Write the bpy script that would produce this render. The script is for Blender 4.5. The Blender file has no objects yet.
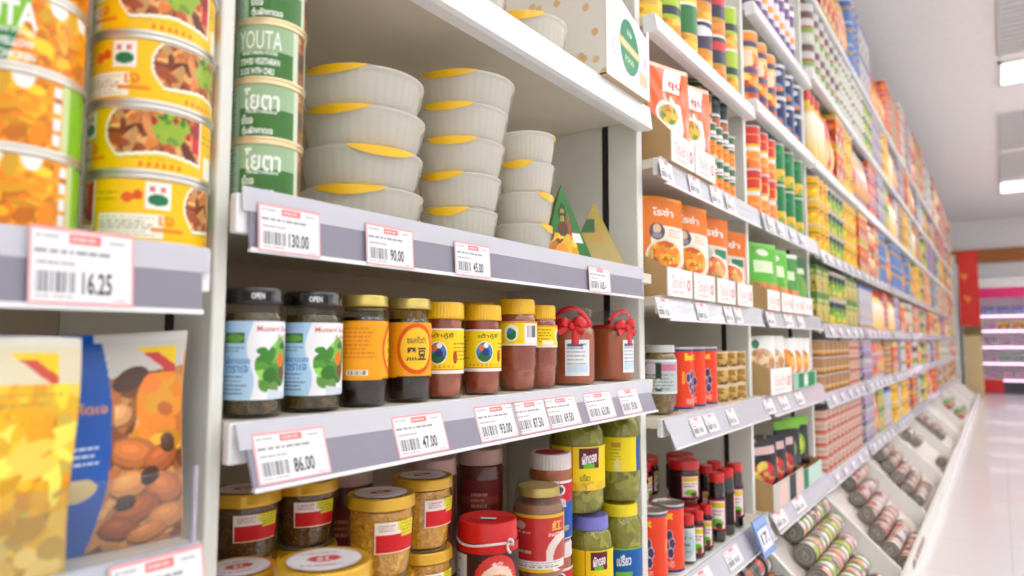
import bpy, bmesh, math, random
import numpy as np
from mathutils import Vector, Matrix, Euler

random.seed(7)
SC = bpy.context.scene
COL = SC.collection
H = 1.0                       # camera height above the floor; z below is measured from the camera
D = 0.62                      # shelf front plane (y), camera stands at x = y = 0 and looks along the aisle (+x)
BACK = 1.02                   # back panel of the shelving
PI = math.pi

# ------------------------------------------------------------------ camera geometry
F = 682.7
TH = math.atan((342 - 288) / F)
PSI = math.atan((1000 - 512) / F * math.cos(TH))
_cy, _sy, _ct, _st = math.cos(PSI), math.sin(PSI), math.cos(TH), math.sin(TH)
FW = Vector((_cy * _ct, _sy * _ct, _st)); RV = Vector((_sy, -_cy, 0)); UV = Vector((-_cy * _st, -_sy * _st, _ct))

def ray(px, py): return FW + RV * ((px - 512) / F) + UV * ((288 - py) / F)
def at_y(px, py, Y):
    d = ray(px, py); t = Y / d.y
    return Vector((d.x * t, Y, d.z * t))
def at_x(px, py, X):
    d = ray(px, py); t = X / d.x
    return Vector((X, d.y * t, d.z * t))
def edge_x(side, px, py, r, Y):
    """x of an upright cylinder (radius r, axis at y = Y) whose left or right outline passes px"""
    d = ray(px, py); t = math.atan2(d.y, d.x); c = t
    for _ in range(20):
        dist = Y / math.sin(c)
        c = t + (1 if side == 'R' else -1) * math.asin(min(.9, r / dist))
    return Y / math.tan(c)
def facing(x, y): return -math.atan2(x, y)       # rotation that turns a thing's front (-y) to the viewer's side

# ------------------------------------------------------------------ colours and materials
def lin(c):
    c = np.asarray(c, float) / 255.0
    return np.where(c <= 0.04045, c / 12.92, ((c + 0.055) / 1.055) ** 2.4)

def nodes(name):
    m = bpy.data.materials.new(name); m.use_nodes = True
    return m, m.node_tree.nodes, m.node_tree.links, m.node_tree.nodes['Principled BSDF']

def plain(name, rgb, rough=.5, metal=0., coat=0., noise=.06, scale=14., trans=0., emit=None, spec=.5):
    m, N, L, B = nodes(name)
    B.inputs['Roughness'].default_value = rough; B.inputs['Metallic'].default_value = metal
    B.inputs['Coat Weight'].default_value = coat; B.inputs['Specular IOR Level'].default_value = spec
    tc = N.new('ShaderNodeTexCoord'); nz = N.new('ShaderNodeTexNoise'); nz.inputs['Scale'].default_value = scale
    nz.inputs['Detail'].default_value = 3
    L.new(tc.outputs['Object'], nz.inputs['Vector'])
    mx = N.new('ShaderNodeMix'); mx.data_type = 'RGBA'
    c = lin(rgb)
    mx.inputs[6].default_value = (*(c * (1 - noise)), 1); mx.inputs[7].default_value = (*np.minimum(1, c * (1 + noise)), 1)
    L.new(nz.outputs['Fac'], mx.inputs[0]); L.new(mx.outputs[2], B.inputs['Base Color'])
    if emit:
        B.inputs['Emission Color'].default_value = (*lin(emit[0]), 1); B.inputs['Emission Strength'].default_value = emit[1]
    return m

def printed(name, rough=.4, coat=0., metal=0., spec=.5):
    m, N, L, B = nodes(name)
    at = N.new('ShaderNodeAttribute'); at.attribute_name = 'Col'
    L.new(at.outputs['Color'], B.inputs['Base Color'])
    B.inputs['Roughness'].default_value = rough; B.inputs['Coat Weight'].default_value = coat
    B.inputs['Coat Roughness'].default_value = .08; B.inputs['Metallic'].default_value = metal
    B.inputs['Specular IOR Level'].default_value = spec
    return m

def clear(name, tint=(255, 255, 255), ior=1.45, rough=.03, haze=0., haze_rgb=(235, 235, 240)):
    """thin clear glass or plastic: see-through with fresnel gloss, optionally a little milky"""
    m = bpy.data.materials.new(name); m.use_nodes = True
    N, L = m.node_tree.nodes, m.node_tree.links
    N.remove(N['Principled BSDF']); out = N['Material Output']
    tr = N.new('ShaderNodeBsdfTransparent'); tr.inputs['Color'].default_value = (*lin(tint), 1)
    gl = N.new('ShaderNodeBsdfGlossy'); gl.inputs['Roughness'].default_value = rough
    lw = N.new('ShaderNodeLayerWeight'); lw.inputs['Blend'].default_value = .5
    pw = N.new('ShaderNodeMath'); pw.operation = 'POWER'; L.new(lw.outputs['Facing'], pw.inputs[0]); pw.inputs[1].default_value = 4.5
    fr = N.new('ShaderNodeMath'); fr.operation = 'MULTIPLY_ADD'; L.new(pw.outputs[0], fr.inputs[0]); fr.inputs[1].default_value = .6; fr.inputs[2].default_value = ((ior - 1) / (ior + 1)) ** 2
    mx = N.new('ShaderNodeMixShader'); L.new(fr.outputs[0], mx.inputs[0]); L.new(tr.outputs[0], mx.inputs[1]); L.new(gl.outputs[0], mx.inputs[2])
    last = mx
    if haze:
        df = N.new('ShaderNodeBsdfDiffuse'); df.inputs['Color'].default_value = (*lin(haze_rgb), 1)
        m2 = N.new('ShaderNodeMixShader'); m2.inputs[0].default_value = haze
        L.new(mx.outputs[0], m2.inputs[1]); L.new(df.outputs[0], m2.inputs[2]); last = m2
    L.new(last.outputs[0], out.inputs['Surface'])
    return m

def chunky(name, rgbs, scale=60., rough=.25, coat=.6):
    """food seen through glass: cells of a few colours"""
    m, N, L, B = nodes(name)
    tc = N.new('ShaderNodeTexCoord'); vo = N.new('ShaderNodeTexVoronoi'); vo.inputs['Scale'].default_value = scale
    nz = N.new('ShaderNodeTexNoise'); nz.inputs['Scale'].default_value = scale * .6
    ad = N.new('ShaderNodeMix'); ad.data_type = 'RGBA'; ad.inputs[0].default_value = .12
    L.new(tc.outputs['Object'], nz.inputs['Vector']); L.new(tc.outputs['Object'], ad.inputs[6]); L.new(nz.outputs['Color'], ad.inputs[7])
    L.new(ad.outputs[2], vo.inputs['Vector'])
    sp = N.new('ShaderNodeSeparateColor'); L.new(vo.outputs['Color'], sp.inputs[0])
    rp = N.new('ShaderNodeValToRGB'); L.new(sp.outputs[0], rp.inputs[0])
    e = rp.color_ramp.elements
    for i, c in enumerate(rgbs):
        p = i / (len(rgbs) - 1)
        if i == 0: e[0].position = 0; k = e[0]
        elif i == len(rgbs) - 1: k = e[-1]; k.position = 1
        else: k = e.new(p)
        k.color = (*lin(c), 1)
    L.new(rp.outputs[0], B.inputs['Base Color'])
    bp = N.new('ShaderNodeBump'); bp.inputs['Strength'].default_value = .5; bp.inputs['Distance'].default_value = .004
    L.new(vo.outputs['Distance'], bp.inputs['Height']); L.new(bp.outputs[0], B.inputs['Normal'])
    B.inputs['Roughness'].default_value = rough; B.inputs['Coat Weight'].default_value = coat
    return m

M = dict(
    paper=printed('printed_paper', .45, .08, spec=.3), gloss=printed('printed_gloss_film', .2, .35, spec=.35), can=printed('printed_tin', .32, .15, spec=.35),
    tag=printed('printed_card', .6),
    tin=plain('tinplate', (205, 200, 190), .28, .85), brass=plain('pale_gold_tin', (225, 205, 160), .3, .6),
    goldlid=plain('gold_lacquered_lid', (226, 174, 36), .26, .3, .4), palegold=plain('satin_gold_lid', (200, 178, 96), .3, .6),
    blacklid=plain('black_lacquered_lid', (28, 27, 28), .2, 0, .5), yellowlid=plain('yellow_plastic_lid', (246, 190, 14), .35, 0, .2),
    redlid=plain('red_plastic_lid', (214, 24, 26), .28, 0, .3), whitelid=plain('white_plastic_lid', (232, 220, 218), .4), pinklid=plain('dusty_pink_lid', (196, 160, 150), .4),
    purplelid=plain('violet_plastic_lid', (128, 124, 206), .35), limelid=plain('yellow_ribbed_lid', (236, 214, 30), .35), greylid=plain('grey_white_lid', (205, 205, 200), .4),
    glass=clear('jar_glass', (246, 248, 244)), greenglass=clear('pickle_jar_glass', (236, 240, 214)), film=clear('clear_film', (252, 252, 252), 1.4, .05, .006),
    acrylic=clear('clear_acrylic', (248, 250, 251), 1.45, .02, .004),
    white=plain('white_painted_steel', (240, 240, 236), .38, 0, .1), cream=plain('cream_painted_steel', (233, 233, 224), .45), backp=plain('beige_back_panel', (204, 188, 164), .5),
    board=plain('cream_shelf_board', (226, 218, 200), .45), edge=plain('white_shelf_lip', (244, 245, 246), .3, 0, .2), slot=plain('dark_slot_steel', (52, 48, 46), .5, .3),
    strip=plain('lilac_grey_plastic', (203, 203, 211), .25, 0, .35), insert=plain('violet_grey_insert', (142, 138, 152), .35, 0, .25), clearstrip=clear('ticket_strip_plastic', (240, 238, 246), 1.4, .08, .5, (224, 222, 234)),
    bowl=plain('cream_pulp_plastic', (250, 248, 242), .42, 0, .1, .04), bowlfilm=clear('bowl_shrink_film', (248, 247, 243), 1.4, .1, .25, (240, 238, 230)), yellowfilm=plain('yellow_printed_film', (250, 196, 20), .3, 0, .3),
    card=plain('brown_cardboard', (196, 160, 108), .75), card_in=plain('kraft_cardboard', (176, 146, 104), .8), whitecard=plain('white_carton', (244, 240, 232), .55),
    ribbon=plain('red_ribbon', (222, 28, 36), .32, 0, .3),
    gold_base=plain('gold_dark', (150, 120, 50), .4, .5),
    c_olive=chunky('pickled_mustard_leaves', [(70, 52, 24), (96, 76, 34), (52, 40, 22), (110, 84, 40)], 55), c_black=plain('black_bean_sauce', (40, 26, 22), .2, 0, .6),
    c_amber=chunky('red_fermented_paste', [(166, 76, 52), (146, 60, 42), (182, 96, 66)], 30), c_brown=plain('brown_chilli_paste', (186, 92, 52), .35, 0, .5, .1),
    c_beans=chunky('yellow_soy_beans', [(232, 164, 40), (210, 138, 30), (244, 188, 74), (190, 118, 28)], 70), c_dark=chunky('dark_bean_paste', [(112, 72, 32), (84, 52, 26), (136, 92, 42)], 90),
    c_paste=plain('pink_brown_paste', (168, 112, 88), .4, 0, .5, .12), c_pickle=chunky('pickled_greens', [(166, 156, 58), (140, 132, 46), (194, 184, 90), (122, 114, 42)], 38),
    c_red=plain('dark_red_paste', (108, 44, 38), .4, 0, .5, .15), c_soy=plain('dark_soy_sauce', (36, 18, 18), .15, 0, .7), c_tan=chunky('tan_pickle', [(150, 118, 70), (120, 92, 50), (176, 142, 90)], 60),
    incard=plain('inside_pouch', (200, 190, 170), .6),
    binwhite=plain('white_bin_panel', (238, 236, 230), .4), binpink=plain('warm_white_bin_floor', (230, 220, 212), .45),
)

def translucent(m, w, rgb):
    N, L = m.node_tree.nodes, m.node_tree.links; B = N['Principled BSDF']; out = N['Material Output']
    t = N.new('ShaderNodeBsdfTranslucent'); t.inputs['Color'].default_value = (*lin(rgb), 1)
    mx = N.new('ShaderNodeMixShader'); mx.inputs[0].default_value = w
    L.new(B.outputs[0], mx.inputs[1]); L.new(t.outputs[0], mx.inputs[2]); L.new(mx.outputs[0], out.inputs['Surface'])
translucent(M['bowl'], .45, (250, 246, 236))

# ------------------------------------------------------------------ canvases: small pictures worked out in numpy and baked into a mesh's own colours
class Cv:
    def __init__(s, w, h, bg):
        s.w, s.h = w, h; s.a = np.empty((h, w, 3)); s.a[:] = lin(bg)
        s.U, s.V = np.meshgrid((np.arange(w) + .5) / w, (np.arange(h) + .5) / h)
    def put(s, mask, c, al=1.):
        mk = np.asarray(mask, float)[..., None] * al
        s.a = s.a * (1 - mk) + lin(c) * mk; return s
    def rect(s, u0, u1, v0, v1, c, al=1.): return s.put((s.U >= u0) & (s.U <= u1) & (s.V >= v0) & (s.V <= v1), c, al)
    def ell_mask(s, cu, cv, ru, rv, ang=0.):
        x, y = (s.U - cu), (s.V - cv)
        if ang:
            asp = s.w / s.h
            x2 = x * math.cos(ang) + y / asp * math.sin(ang); y2 = -x * asp * math.sin(ang) + y * math.cos(ang); x, y = x2, y2
        return (x / ru) ** 2 + (y / rv) ** 2 <= 1
    def ell(s, cu, cv, ru, rv, c, ang=0., al=1.): return s.put(s.ell_mask(cu, cv, ru, rv, ang), c, al)
    def food(s, mask, pal, n, seed, size=.05, stretch=1.):
        """a heap of morsels inside a mask; sizes in units of the canvas height"""
        rs = random.Random(seed); asp = s.h / s.w
        ys, xs = np.where(mask)
        if not len(ys): return s
        s.put(mask, pal[0])
        for _ in range(n):
            k = rs.randrange(len(ys)); cu, cv = (xs[k] + .5) / s.w, (ys[k] + .5) / s.h
            c = np.array(pal[rs.randrange(len(pal))], float) * rs.uniform(.82, 1.15)
            r = size * rs.uniform(.5, 1.2)
            m = s.ell_mask(cu, cv, r * asp * rs.uniform(1, stretch), r * rs.uniform(.6, 1), rs.uniform(0, PI)) & mask
            s.put(m, np.clip(c, 0, 255))
        return s
    def bars(s, u0, u1, v0, v1, seed=1, c=(40, 40, 45)):
        rs = random.Random(seed); u = u0
        while u < u1:
            w = rs.choice((.25, .5, .75)) * (u1 - u0) / 14
            s.rect(u, min(u + w, u1), v0, v1, c, .85); u += w + rs.choice((.25, .5)) * (u1 - u0) / 12
        return s
    def lines(s, u0, u1, v0, v1, n, c, seed=1, al=.7):
        """rows of print too fine to read"""
        rs = random.Random(seed)
        for i in range(n):
            vv = v1 - (i + .5) * (v1 - v0) / n; t = (v1 - v0) / n * .22; u = u0; end = u1 - rs.uniform(0, .25) * (u1 - u0)
            while u < end:
                w = rs.uniform(.04, .14) * (u1 - u0) + 1e-4
                s.rect(u, min(u + w, end), vv - t, vv + t, c, al); u += w + .025 * (u1 - u0)
        return s
    def text(s, body, cu, cv, hgt, c, wid=None, bold=.0, al=1., slope=0.):
        """lettering: hgt is the capital height as a share of the canvas height, wid its full width as a share of the canvas width"""
        tris, bb = glyphs(body, bold)
        x0, x1, y0, y1 = bb
        if wid is None: wid = hgt * s.h * (x1 - x0) / max(1e-6, (y1 - y0)) / s.w
        SS = 3; W, Hh = s.w * SS, s.h * SS; mk = np.zeros((Hh, W), bool)
        sx = wid * W / (x1 - x0); sy = hgt * Hh / (y1 - y0)
        P = tris.copy(); P[..., 0] = (P[..., 0] - (x0 + x1) / 2) * sx + cu * W; P[..., 1] = (P[..., 1] - (y0 + y1) / 2) * sy + cv * Hh
        P[..., 1] += slope * (P[..., 0] - cu * W)
        for t in P:
            ax, ay = np.floor(t.min(0)).astype(int); bx, by = np.ceil(t.max(0)).astype(int)
            ax, ay, bx, by = max(ax, 0), max(ay, 0), min(bx, W), min(by, Hh)
            if ax >= bx or ay >= by: continue
            X, Y = np.meshgrid(np.arange(ax, bx) + .5, np.arange(ay, by) + .5)
            e = [(t[(i + 1) % 3][0] - t[i][0]) * (Y - t[i][1]) - (t[(i + 1) % 3][1] - t[i][1]) * (X - t[i][0]) for i in range(3)]
            mk[ay:by, ax:bx] |= ((e[0] >= 0) & (e[1] >= 0) & (e[2] >= 0)) | ((e[0] <= 0) & (e[1] <= 0) & (e[2] <= 0))
        return s.put(mk.reshape(s.h, SS, s.w, SS).mean((1, 3)), c, al)

_gl = {}
def glyphs(body, bold):
    if (body, bold) not in _gl:
        c = bpy.data.curves.new('lettering', 'FONT'); c.body = body; c.resolution_u = 2; c.fill_mode = 'FRONT'; c.offset = bold
        o = bpy.data.objects.new('lettering', c); COL.objects.link(o)
        me = bpy.data.meshes.new_from_object(o.evaluated_get(bpy.context.evaluated_depsgraph_get()))
        me.calc_loop_triangles()
        v = np.array([p.co[:2] for p in me.vertices]); t = np.array([v[list(q.vertices)] for q in me.loop_triangles])
        _gl[(body, bold)] = (t, (v[:, 0].min(), v[:, 0].max(), v[:, 1].min(), v[:, 1].max()))
        bpy.data.objects.remove(o); bpy.data.curves.remove(c); bpy.data.meshes.remove(me)
    return _gl[(body, bold)]

# ------------------------------------------------------------------ mesh builder
class MB:
    def __init__(s): s.v = []; s.f = []; s.m = []; s.c = []; s.n = 0
    def add(s, V, Fc, mat=0, col=(200, 200, 200)):
        V = np.asarray(V, float).reshape(-1, 3); b = s.n
        col = np.asarray(col, float)
        s.c.append(np.tile(lin(col), (len(V), 1)) if col.ndim == 1 else col)
        s.v.append(V); s.n += len(V)
        s.f += [tuple(b + i for i in q) for q in Fc]; s.m += [mat] * len(Fc)
        return s
    def box(s, x0, x1, y0, y1, z0, z1, mat=0, col=(200, 200, 200), bev=0.):
        if bev <= 0:
            V = [(x, y, z) for x in (x0, x1) for y in (y0, y1) for z in (z0, z1)]
            return s.add(V, [(0, 1, 3, 2), (4, 6, 7, 5), (0, 4, 5, 1), (2, 3, 7, 6), (0, 2, 6, 4), (1, 5, 7, 3)], mat, col)
        bm = bmesh.new(); bmesh.ops.create_cube(bm, size=1)
        for q in bm.verts: q.co = Vector(((x0 + x1) / 2 + q.co.x * (x1 - x0), (y0 + y1) / 2 + q.co.y * (y1 - y0), (z0 + z1) / 2 + q.co.z * (z1 - z0)))
        bmesh.ops.bevel(bm, geom=bm.edges[:], offset=bev, segments=2, affect='EDGES', profile=.5)
        bm.verts.index_update()
        V = [q.co[:] for q in bm.verts]; Fc = [[q.index for q in f.verts] for f in bm.faces]; bm.free()
        return s.add(V, Fc, mat, col)
    def lathe(s, prof, seg=32, mat=0, col=(200, 200, 200), rib=0., nrib=0, cap0=True, cap1=True, cols=None, ax=(0, 0)):
        n = len(prof); V = []; C = []
        for i, (r, z) in enumerate(prof):
            for k in range(seg):
                a = 2 * PI * k / seg; rr = r * (1 + rib * (math.cos(nrib * a) if nrib else 0) * (1 if 0 < i < n - 1 else 0))
                V.append((ax[0] + rr * math.sin(a), ax[1] - rr * math.cos(a), z))
                if cols is not None: C.append(lin(cols[i]))
        Fc = [(i * seg + k, i * seg + (k + 1) % seg, (i + 1) * seg + (k + 1) % seg, (i + 1) * seg + k) for i in range(n - 1) for k in range(seg)]
        if cap0: Fc.append(tuple(reversed(range(seg))))
        if cap1: Fc.append(tuple((n - 1) * seg + k for k in range(seg)))
        return s.add(V, Fc, mat, np.array(C) if cols is not None else col)
    def wrap(s, cv, r, z0, z1, a0=-PI, a1=PI, mat=0, rfun=None):
        """a canvas wrapped round an upright cylinder; a = 0 looks to -y, u grows to +x"""
        h, w = cv.h, cv.w
        a = a0 + (a1 - a0) * np.arange(w) / (w - 1); z = z0 + (z1 - z0) * np.arange(h) / (h - 1)
        A, Z = np.meshgrid(a, z); R = np.full_like(Z, r) if rfun is None else np.vectorize(rfun)(Z)
        V = np.stack([R * np.sin(A), -R * np.cos(A), Z], -1).reshape(-1, 3)
        Fc = [(j * w + i, j * w + i + 1, (j + 1) * w + i + 1, (j + 1) * w + i) for j in range(h - 1) for i in range(w - 1)]
        return s.add(V, Fc, mat, cv.a.reshape(-1, 3))
    def sheet(s, cv, fn, mat=0, flip=False):
        """a canvas on any surface fn(u, v) -> xyz"""
        h, w = cv.h, cv.w
        V = [fn(i / (w - 1), j / (h - 1)) for j in range(h) for i in range(w)]
        Fc = [(j * w + i, j * w + i + 1, (j + 1) * w + i + 1, (j + 1) * w + i) for j in range(h - 1) for i in range(w - 1)]
        if flip: Fc = [q[::-1] for q in Fc]
        return s.add(V, Fc, mat, cv.a.reshape(-1, 3))
    def tube(s, pts, r, seg=8, mat=0, col=(200, 200, 200), flat=1.):
        P = [Vector(p) for p in pts]; V = []
        for i, p in enumerate(P):
            t = (P[min(i + 1, len(P) - 1)] - P[max(i - 1, 0)]).normalized()
            up = Vector((0, 0, 1)) if abs(t.z) < .9 else Vector((1, 0, 0))
            n1 = t.cross(up).normalized(); n2 = n1.cross(t)
            for k in range(seg):
                a = 2 * PI * k / seg; V.append(p + n1 * (r * flat * math.cos(a)) + n2 * (r * math.sin(a)))
        n = len(P)
        Fc = [(i * seg + k, i * seg + (k + 1) % seg, (i + 1) * seg + (k + 1) % seg, (i + 1) * seg + k) for i in range(n - 1) for k in range(seg)]
        Fc += [tuple(reversed(range(seg))), tuple((n - 1) * seg + k for k in range(seg))]
        return s.add([tuple(q) for q in V], Fc, mat, col)
    def prism(s, poly, a0, a1, axis='x', mat=0, col=(200, 200, 200)):
        """a polygon in the two other axes, pushed along one"""
        def pt(p, a): return {'x': (a, p[0], p[1]), 'y': (p[0], a, p[1]), 'z': (p[0], p[1], a)}[axis]
        n = len(poly); V = [pt(p, a0) for p in poly] + [pt(p, a1) for p in poly]
        Fc = [tuple(range(n))[::-1], tuple(range(n, 2 * n))] + [(i, (i + 1) % n, n + (i + 1) % n, n + i) for i in range(n)]
        return s.add(V, Fc, mat, col)
    def mesh(s, name, mats, smooth=True, angle=40):
        me = bpy.data.meshes.new(name)
        me.from_pydata(np.concatenate(s.v).tolist(), [], s.f)
        for m in (mats if isinstance(mats, (list, tuple)) else [mats]): me.materials.append(m)
        me.polygons.foreach_set('material_index', s.m)
        ca = me.color_attributes.new('Col', 'FLOAT_COLOR', 'POINT')
        C = np.concatenate(s.c); ca.data.foreach_set('color', np.concatenate([C, np.ones((len(C), 1))], 1).astype(np.float32).ravel())
        bm = bmesh.new(); bm.from_mesh(me); bmesh.ops.recalc_face_normals(bm, faces=bm.faces); bm.to_mesh(me); bm.free()
        if smooth:
            me.polygons.foreach_set('use_smooth', [True] * len(me.polygons)); me.set_sharp_from_angle(angle=math.radians(angle))
        me.update(); return me

# ------------------------------------------------------------------ objects
LABELS = {}
GS = 1.0
def tag(o, label, cat, group=None, kind=None):
    if label:
        n = len(label.split()); assert 4 <= n <= 16, (n, label)
        if label in LABELS: print('SAME LABEL', label)
        LABELS[label] = 1; o['label'] = label
    if cat: o['category'] = cat
    if group: o['group'] = group
    if kind: o['kind'] = kind
    return o
def obj(name, me, parent=None, loc=(0, 0, 0), rot=0., label=None, cat=None, group=None, kind=None, z=True):
    o = bpy.data.objects.new(name, me); COL.objects.link(o)
    if parent is not None: o.parent = parent; o.location = loc
    else:
        o.location = (loc[0] * GS, loc[1] * GS, loc[2] * GS + H)
        if GS != 1: o.scale = (GS,) * 3
    o.rotation_euler = rot if isinstance(rot, (tuple, Euler)) else (0, 0, rot)
    return tag(o, label, cat, group, kind)
def struct(name, mb, mat, smooth=False, label=None):
    return tag(obj(name, mb.mesh(name, mat, smooth)), label, None, None, 'structure')

class Kind:
    """one sort of product: a root mesh (or none) and its part meshes; put() makes an instance with all its parts"""
    def __init__(s, name, cat, parts, r=None, h=None): s.name, s.cat, s.parts, s.r, s.h = name, cat, parts, r, h
    def put(s, loc, rot, label, group=None, scale=None):
        first = s.parts[0]
        root = obj(s.name, first[1], None, loc, rot, label, s.cat, group)
        made = {first[0]: root}
        for nm, me, par in s.parts[1:]:
            c = obj(nm, me, made[par] if par else root); made[nm] = c
        if scale: root.scale = tuple(q * GS for q in (scale if isinstance(scale, tuple) else (scale,) * 3))
        return root
ORD = ['first', 'second', 'third', 'fourth', 'fifth', 'sixth', 'seventh', 'eighth', 'ninth', 'tenth', 'eleventh', 'twelfth', 'thirteenth', 'fourteenth', 'fifteenth', 'sixteenth', 'seventeenth', 'eighteenth']
def level(k, n): return 'alone' if n == 1 else ('bottom' if k == 0 else 'top' if k == n - 1 else 'middle' if n == 3 else ORD[k] + ' up')

# ------------------------------------------------------------------ product kinds
def can_lid(r, h, d=.004):
    return MB().lathe([(r * .99, h - .005), (r + .0014, h - .0042), (r + .0018, h - .0018), (r + .0012, h), (r - .0012, h), (r - .002, h - d), (r * .8, h - d), (r * .78, h - d + .001), (.001, h - d + .001)], 40)
def can_base(r): return MB().lathe([(r - .003, 0), (r + .0012, 0), (r + .0018, .002), (r + .0012, .004), (r * .99, .005)], 40)
def tin_can(name, cv, r, h, mat='can', metal='tin', cat='tin can', pull=False):
    rm = 'tin' if pull else metal
    body = MB().wrap(cv, r, .003, h - .003)
    parts = [('can_body', body.mesh(name + '_body', M[mat]), None),
             ('lid', can_lid(r, h).mesh('can_lid', M[metal]), None), ('base_rim', can_base(r).mesh('can_base', M[metal]), None)]
    if pull:
        t = MB()
        pts = [(.012 * math.cos(2 * PI * k / 14) + .006, .008 * math.sin(2 * PI * k / 14), h - .0015) for k in range(15)]
        t.tube(pts, .0018, 6); t.box(-.012, -.004, -.003, .003, h - .003, h - .001); t.lathe([(r * .70, h - .0036), (r * .72, h - .0022), (r * .76, h - .0022), (r * .78, h - .0036)], 40, cap0=False, cap1=False)
        parts.append(('pull_ring', t.mesh('ring', M[rm]), 'lid'))
    return Kind(name, cat, parts, r, h)

def flat_can(name, cv, r, h, cat='tin can', metal=(196, 194, 188)):
    """a can far off: one mesh, rims in its own colours"""
    m = MB().wrap(cv, r, .004, h - .004)
    m.lathe([(r, h - .004), (r + .0015, h - .003), (r + .0015, h), (r - .002, h), (r - .003, h - .003), (.001, h - .003)], 16, 1, metal, cap0=False)
    m.lathe([(.001, 0), (r + .0015, 0), (r + .0015, .003), (r, .004)], 16, 1, metal, cap1=False)
    return Kind(name, cat, [('can', m.mesh(name, [M['can'], M['tin']]), None)], r, h)

def twist_lid(r, h, mat, rib=0, top=None):
    s = 120 if rib else 40
    m = MB().lathe([(r * .97, 0), (r, .001), (r, h * .22), (r * .985, h * .28), (r * .985, h * .8), (r * .95, h * .96), (r * .88, h), (r * .84, h - .0008), (.001, h - .0008)], s, rib=.012 if rib else 0, nrib=rib)
    return m
def disc(cv, r, z):
    return MB().sheet(cv, lambda u, v: ((u - .5) * 2 * r * math.sqrt(max(0, 1 - ((v - .5) * 2) ** 2 * .5)), (v - .5) * 2 * r * math.sqrt(max(0, 1 - ((u - .5) * 2) ** 2 * .5)), z))

def jar(name, prof, fill, content, lid, labels, glass='glass', cat='jar', lidmat=None, extra=(), z_lid=None):
    """prof: outer (r, z) from foot to mouth; lid: (r, h, material, ribs); labels: (canvas, z0, z1, a0, a1)"""
    g = MB().lathe(prof, 40, cap1=False)
    inner = [(max(.001, r - .0022), max(z, .004)) for r, z in prof if z <= fill]
    rtop = np.interp(fill, [z for _, z in prof], [r for r, _ in prof]) - .0022
    inner += [(rtop, fill), (.001, fill)]
    parts = [('glass_body', g.mesh(name + '_glass', M[glass]), None),
             ('contents', MB().lathe(inner, 32).mesh(name + '_fill', M[content]), None)]
    h = prof[-1][1]; zl = (h - lid[1] * .75) if z_lid is None else z_lid
    lm = twist_lid(lid[0], lid[1], lid[2], lid[3])
    lm.v = [v + np.array([0, 0, zl]) for v in lm.v]
    parts.append(('lid', lm.mesh(name + '_lid', M[lid[2]]), None))
    zs = [z for _, z in prof]; rs = [r for r, _ in prof]
    for cv, z0, z1, a0, a1 in labels:
        parts.append(('paper_label', MB().wrap(cv, 0, z0, z1, a0, a1, rfun=lambda z: float(np.interp(z, zs, rs)) + .0007).mesh(name + '_label', M['paper']), None))
    for nm, me, par in extra: parts.append((nm, me, par))
    return Kind(name, cat, parts, max(rs), zl + lid[1])

def pouch(name, w, h, t, cv, cat='pouch', mat='gloss', taper=0., back=None, seed=1, gusset=.5, curl=0.):
    rs = random.Random(seed); ph = [rs.uniform(0, 6) for _ in range(4)]
    def shape(u, v, side):
        g = min(1, (1 - v) * 1.5) ** .7 * (gusset + (1 - gusset) * min(1, v * 3.5))
        b = max(0, math.sin(PI * u)) ** .6 * g
        x = (u - .5) * w * (1 - taper * v) * (1 + .03 * math.sin(5 * v + ph[0]))
        wr = .0025 * math.sin(9 * u + 4 * v + ph[1]) * math.sin(7 * v + ph[2]) * b
        return (x, side * (t / 2 * b + .0004) + wr + curl * v * v, v * h + .004 * math.sin(PI * u + ph[3]) * v - .0 )
    bk = back or cv
    m = MB().sheet(cv, lambda u, v: shape(u, v, -1)).sheet(bk, lambda u, v: shape(1 - u, v, 1))
    n = 16; bot = [shape(i / n, 0, -1) for i in range(n + 1)] + [shape(1 - i / n, 0, 1) for i in range(n + 1)][::-1]
    m.add(bot, [(i, i + 1, n + 2 + i, n + 1 + i) for i in range(n)], 0, (150, 140, 120))
    return Kind(name, cat, [('pouch', m.mesh(name, M[mat], True, 80), None)], w / 2, h)

def tray(name, w, d, hf, hb, flap_cv, white=True):
    """shelf-ready cardboard tray: open top, sides cut down towards the front, printed front flap"""
    t = .003
    m = MB().box(-w / 2, w / 2, 0, d, 0, t).box(-w / 2, w / 2, d - t, d, t, hb)
    for s in (-1, 1):
        x0, x1 = sorted((s * w / 2, s * (w / 2 - t)))
        m.prism([(0, t), (d, t), (d, hb), (d * .55, hb), (0.0, hf)], x0, x1)
    parts = [('tray_body', m.mesh(name, M['card'], False), None)]
    f = MB().sheet(flap_cv, lambda u, v: ((u - .5) * w, -.0025, v * hf)).box(-w / 2, w / 2, -.0022, 0, 0, hf, 0, (228, 220, 208))
    parts.append(('front_flap', f.mesh(name + '_flap', M['tag'], False), None))
    return Kind(name, 'cardboard tray', parts, w / 2, hb)

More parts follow.
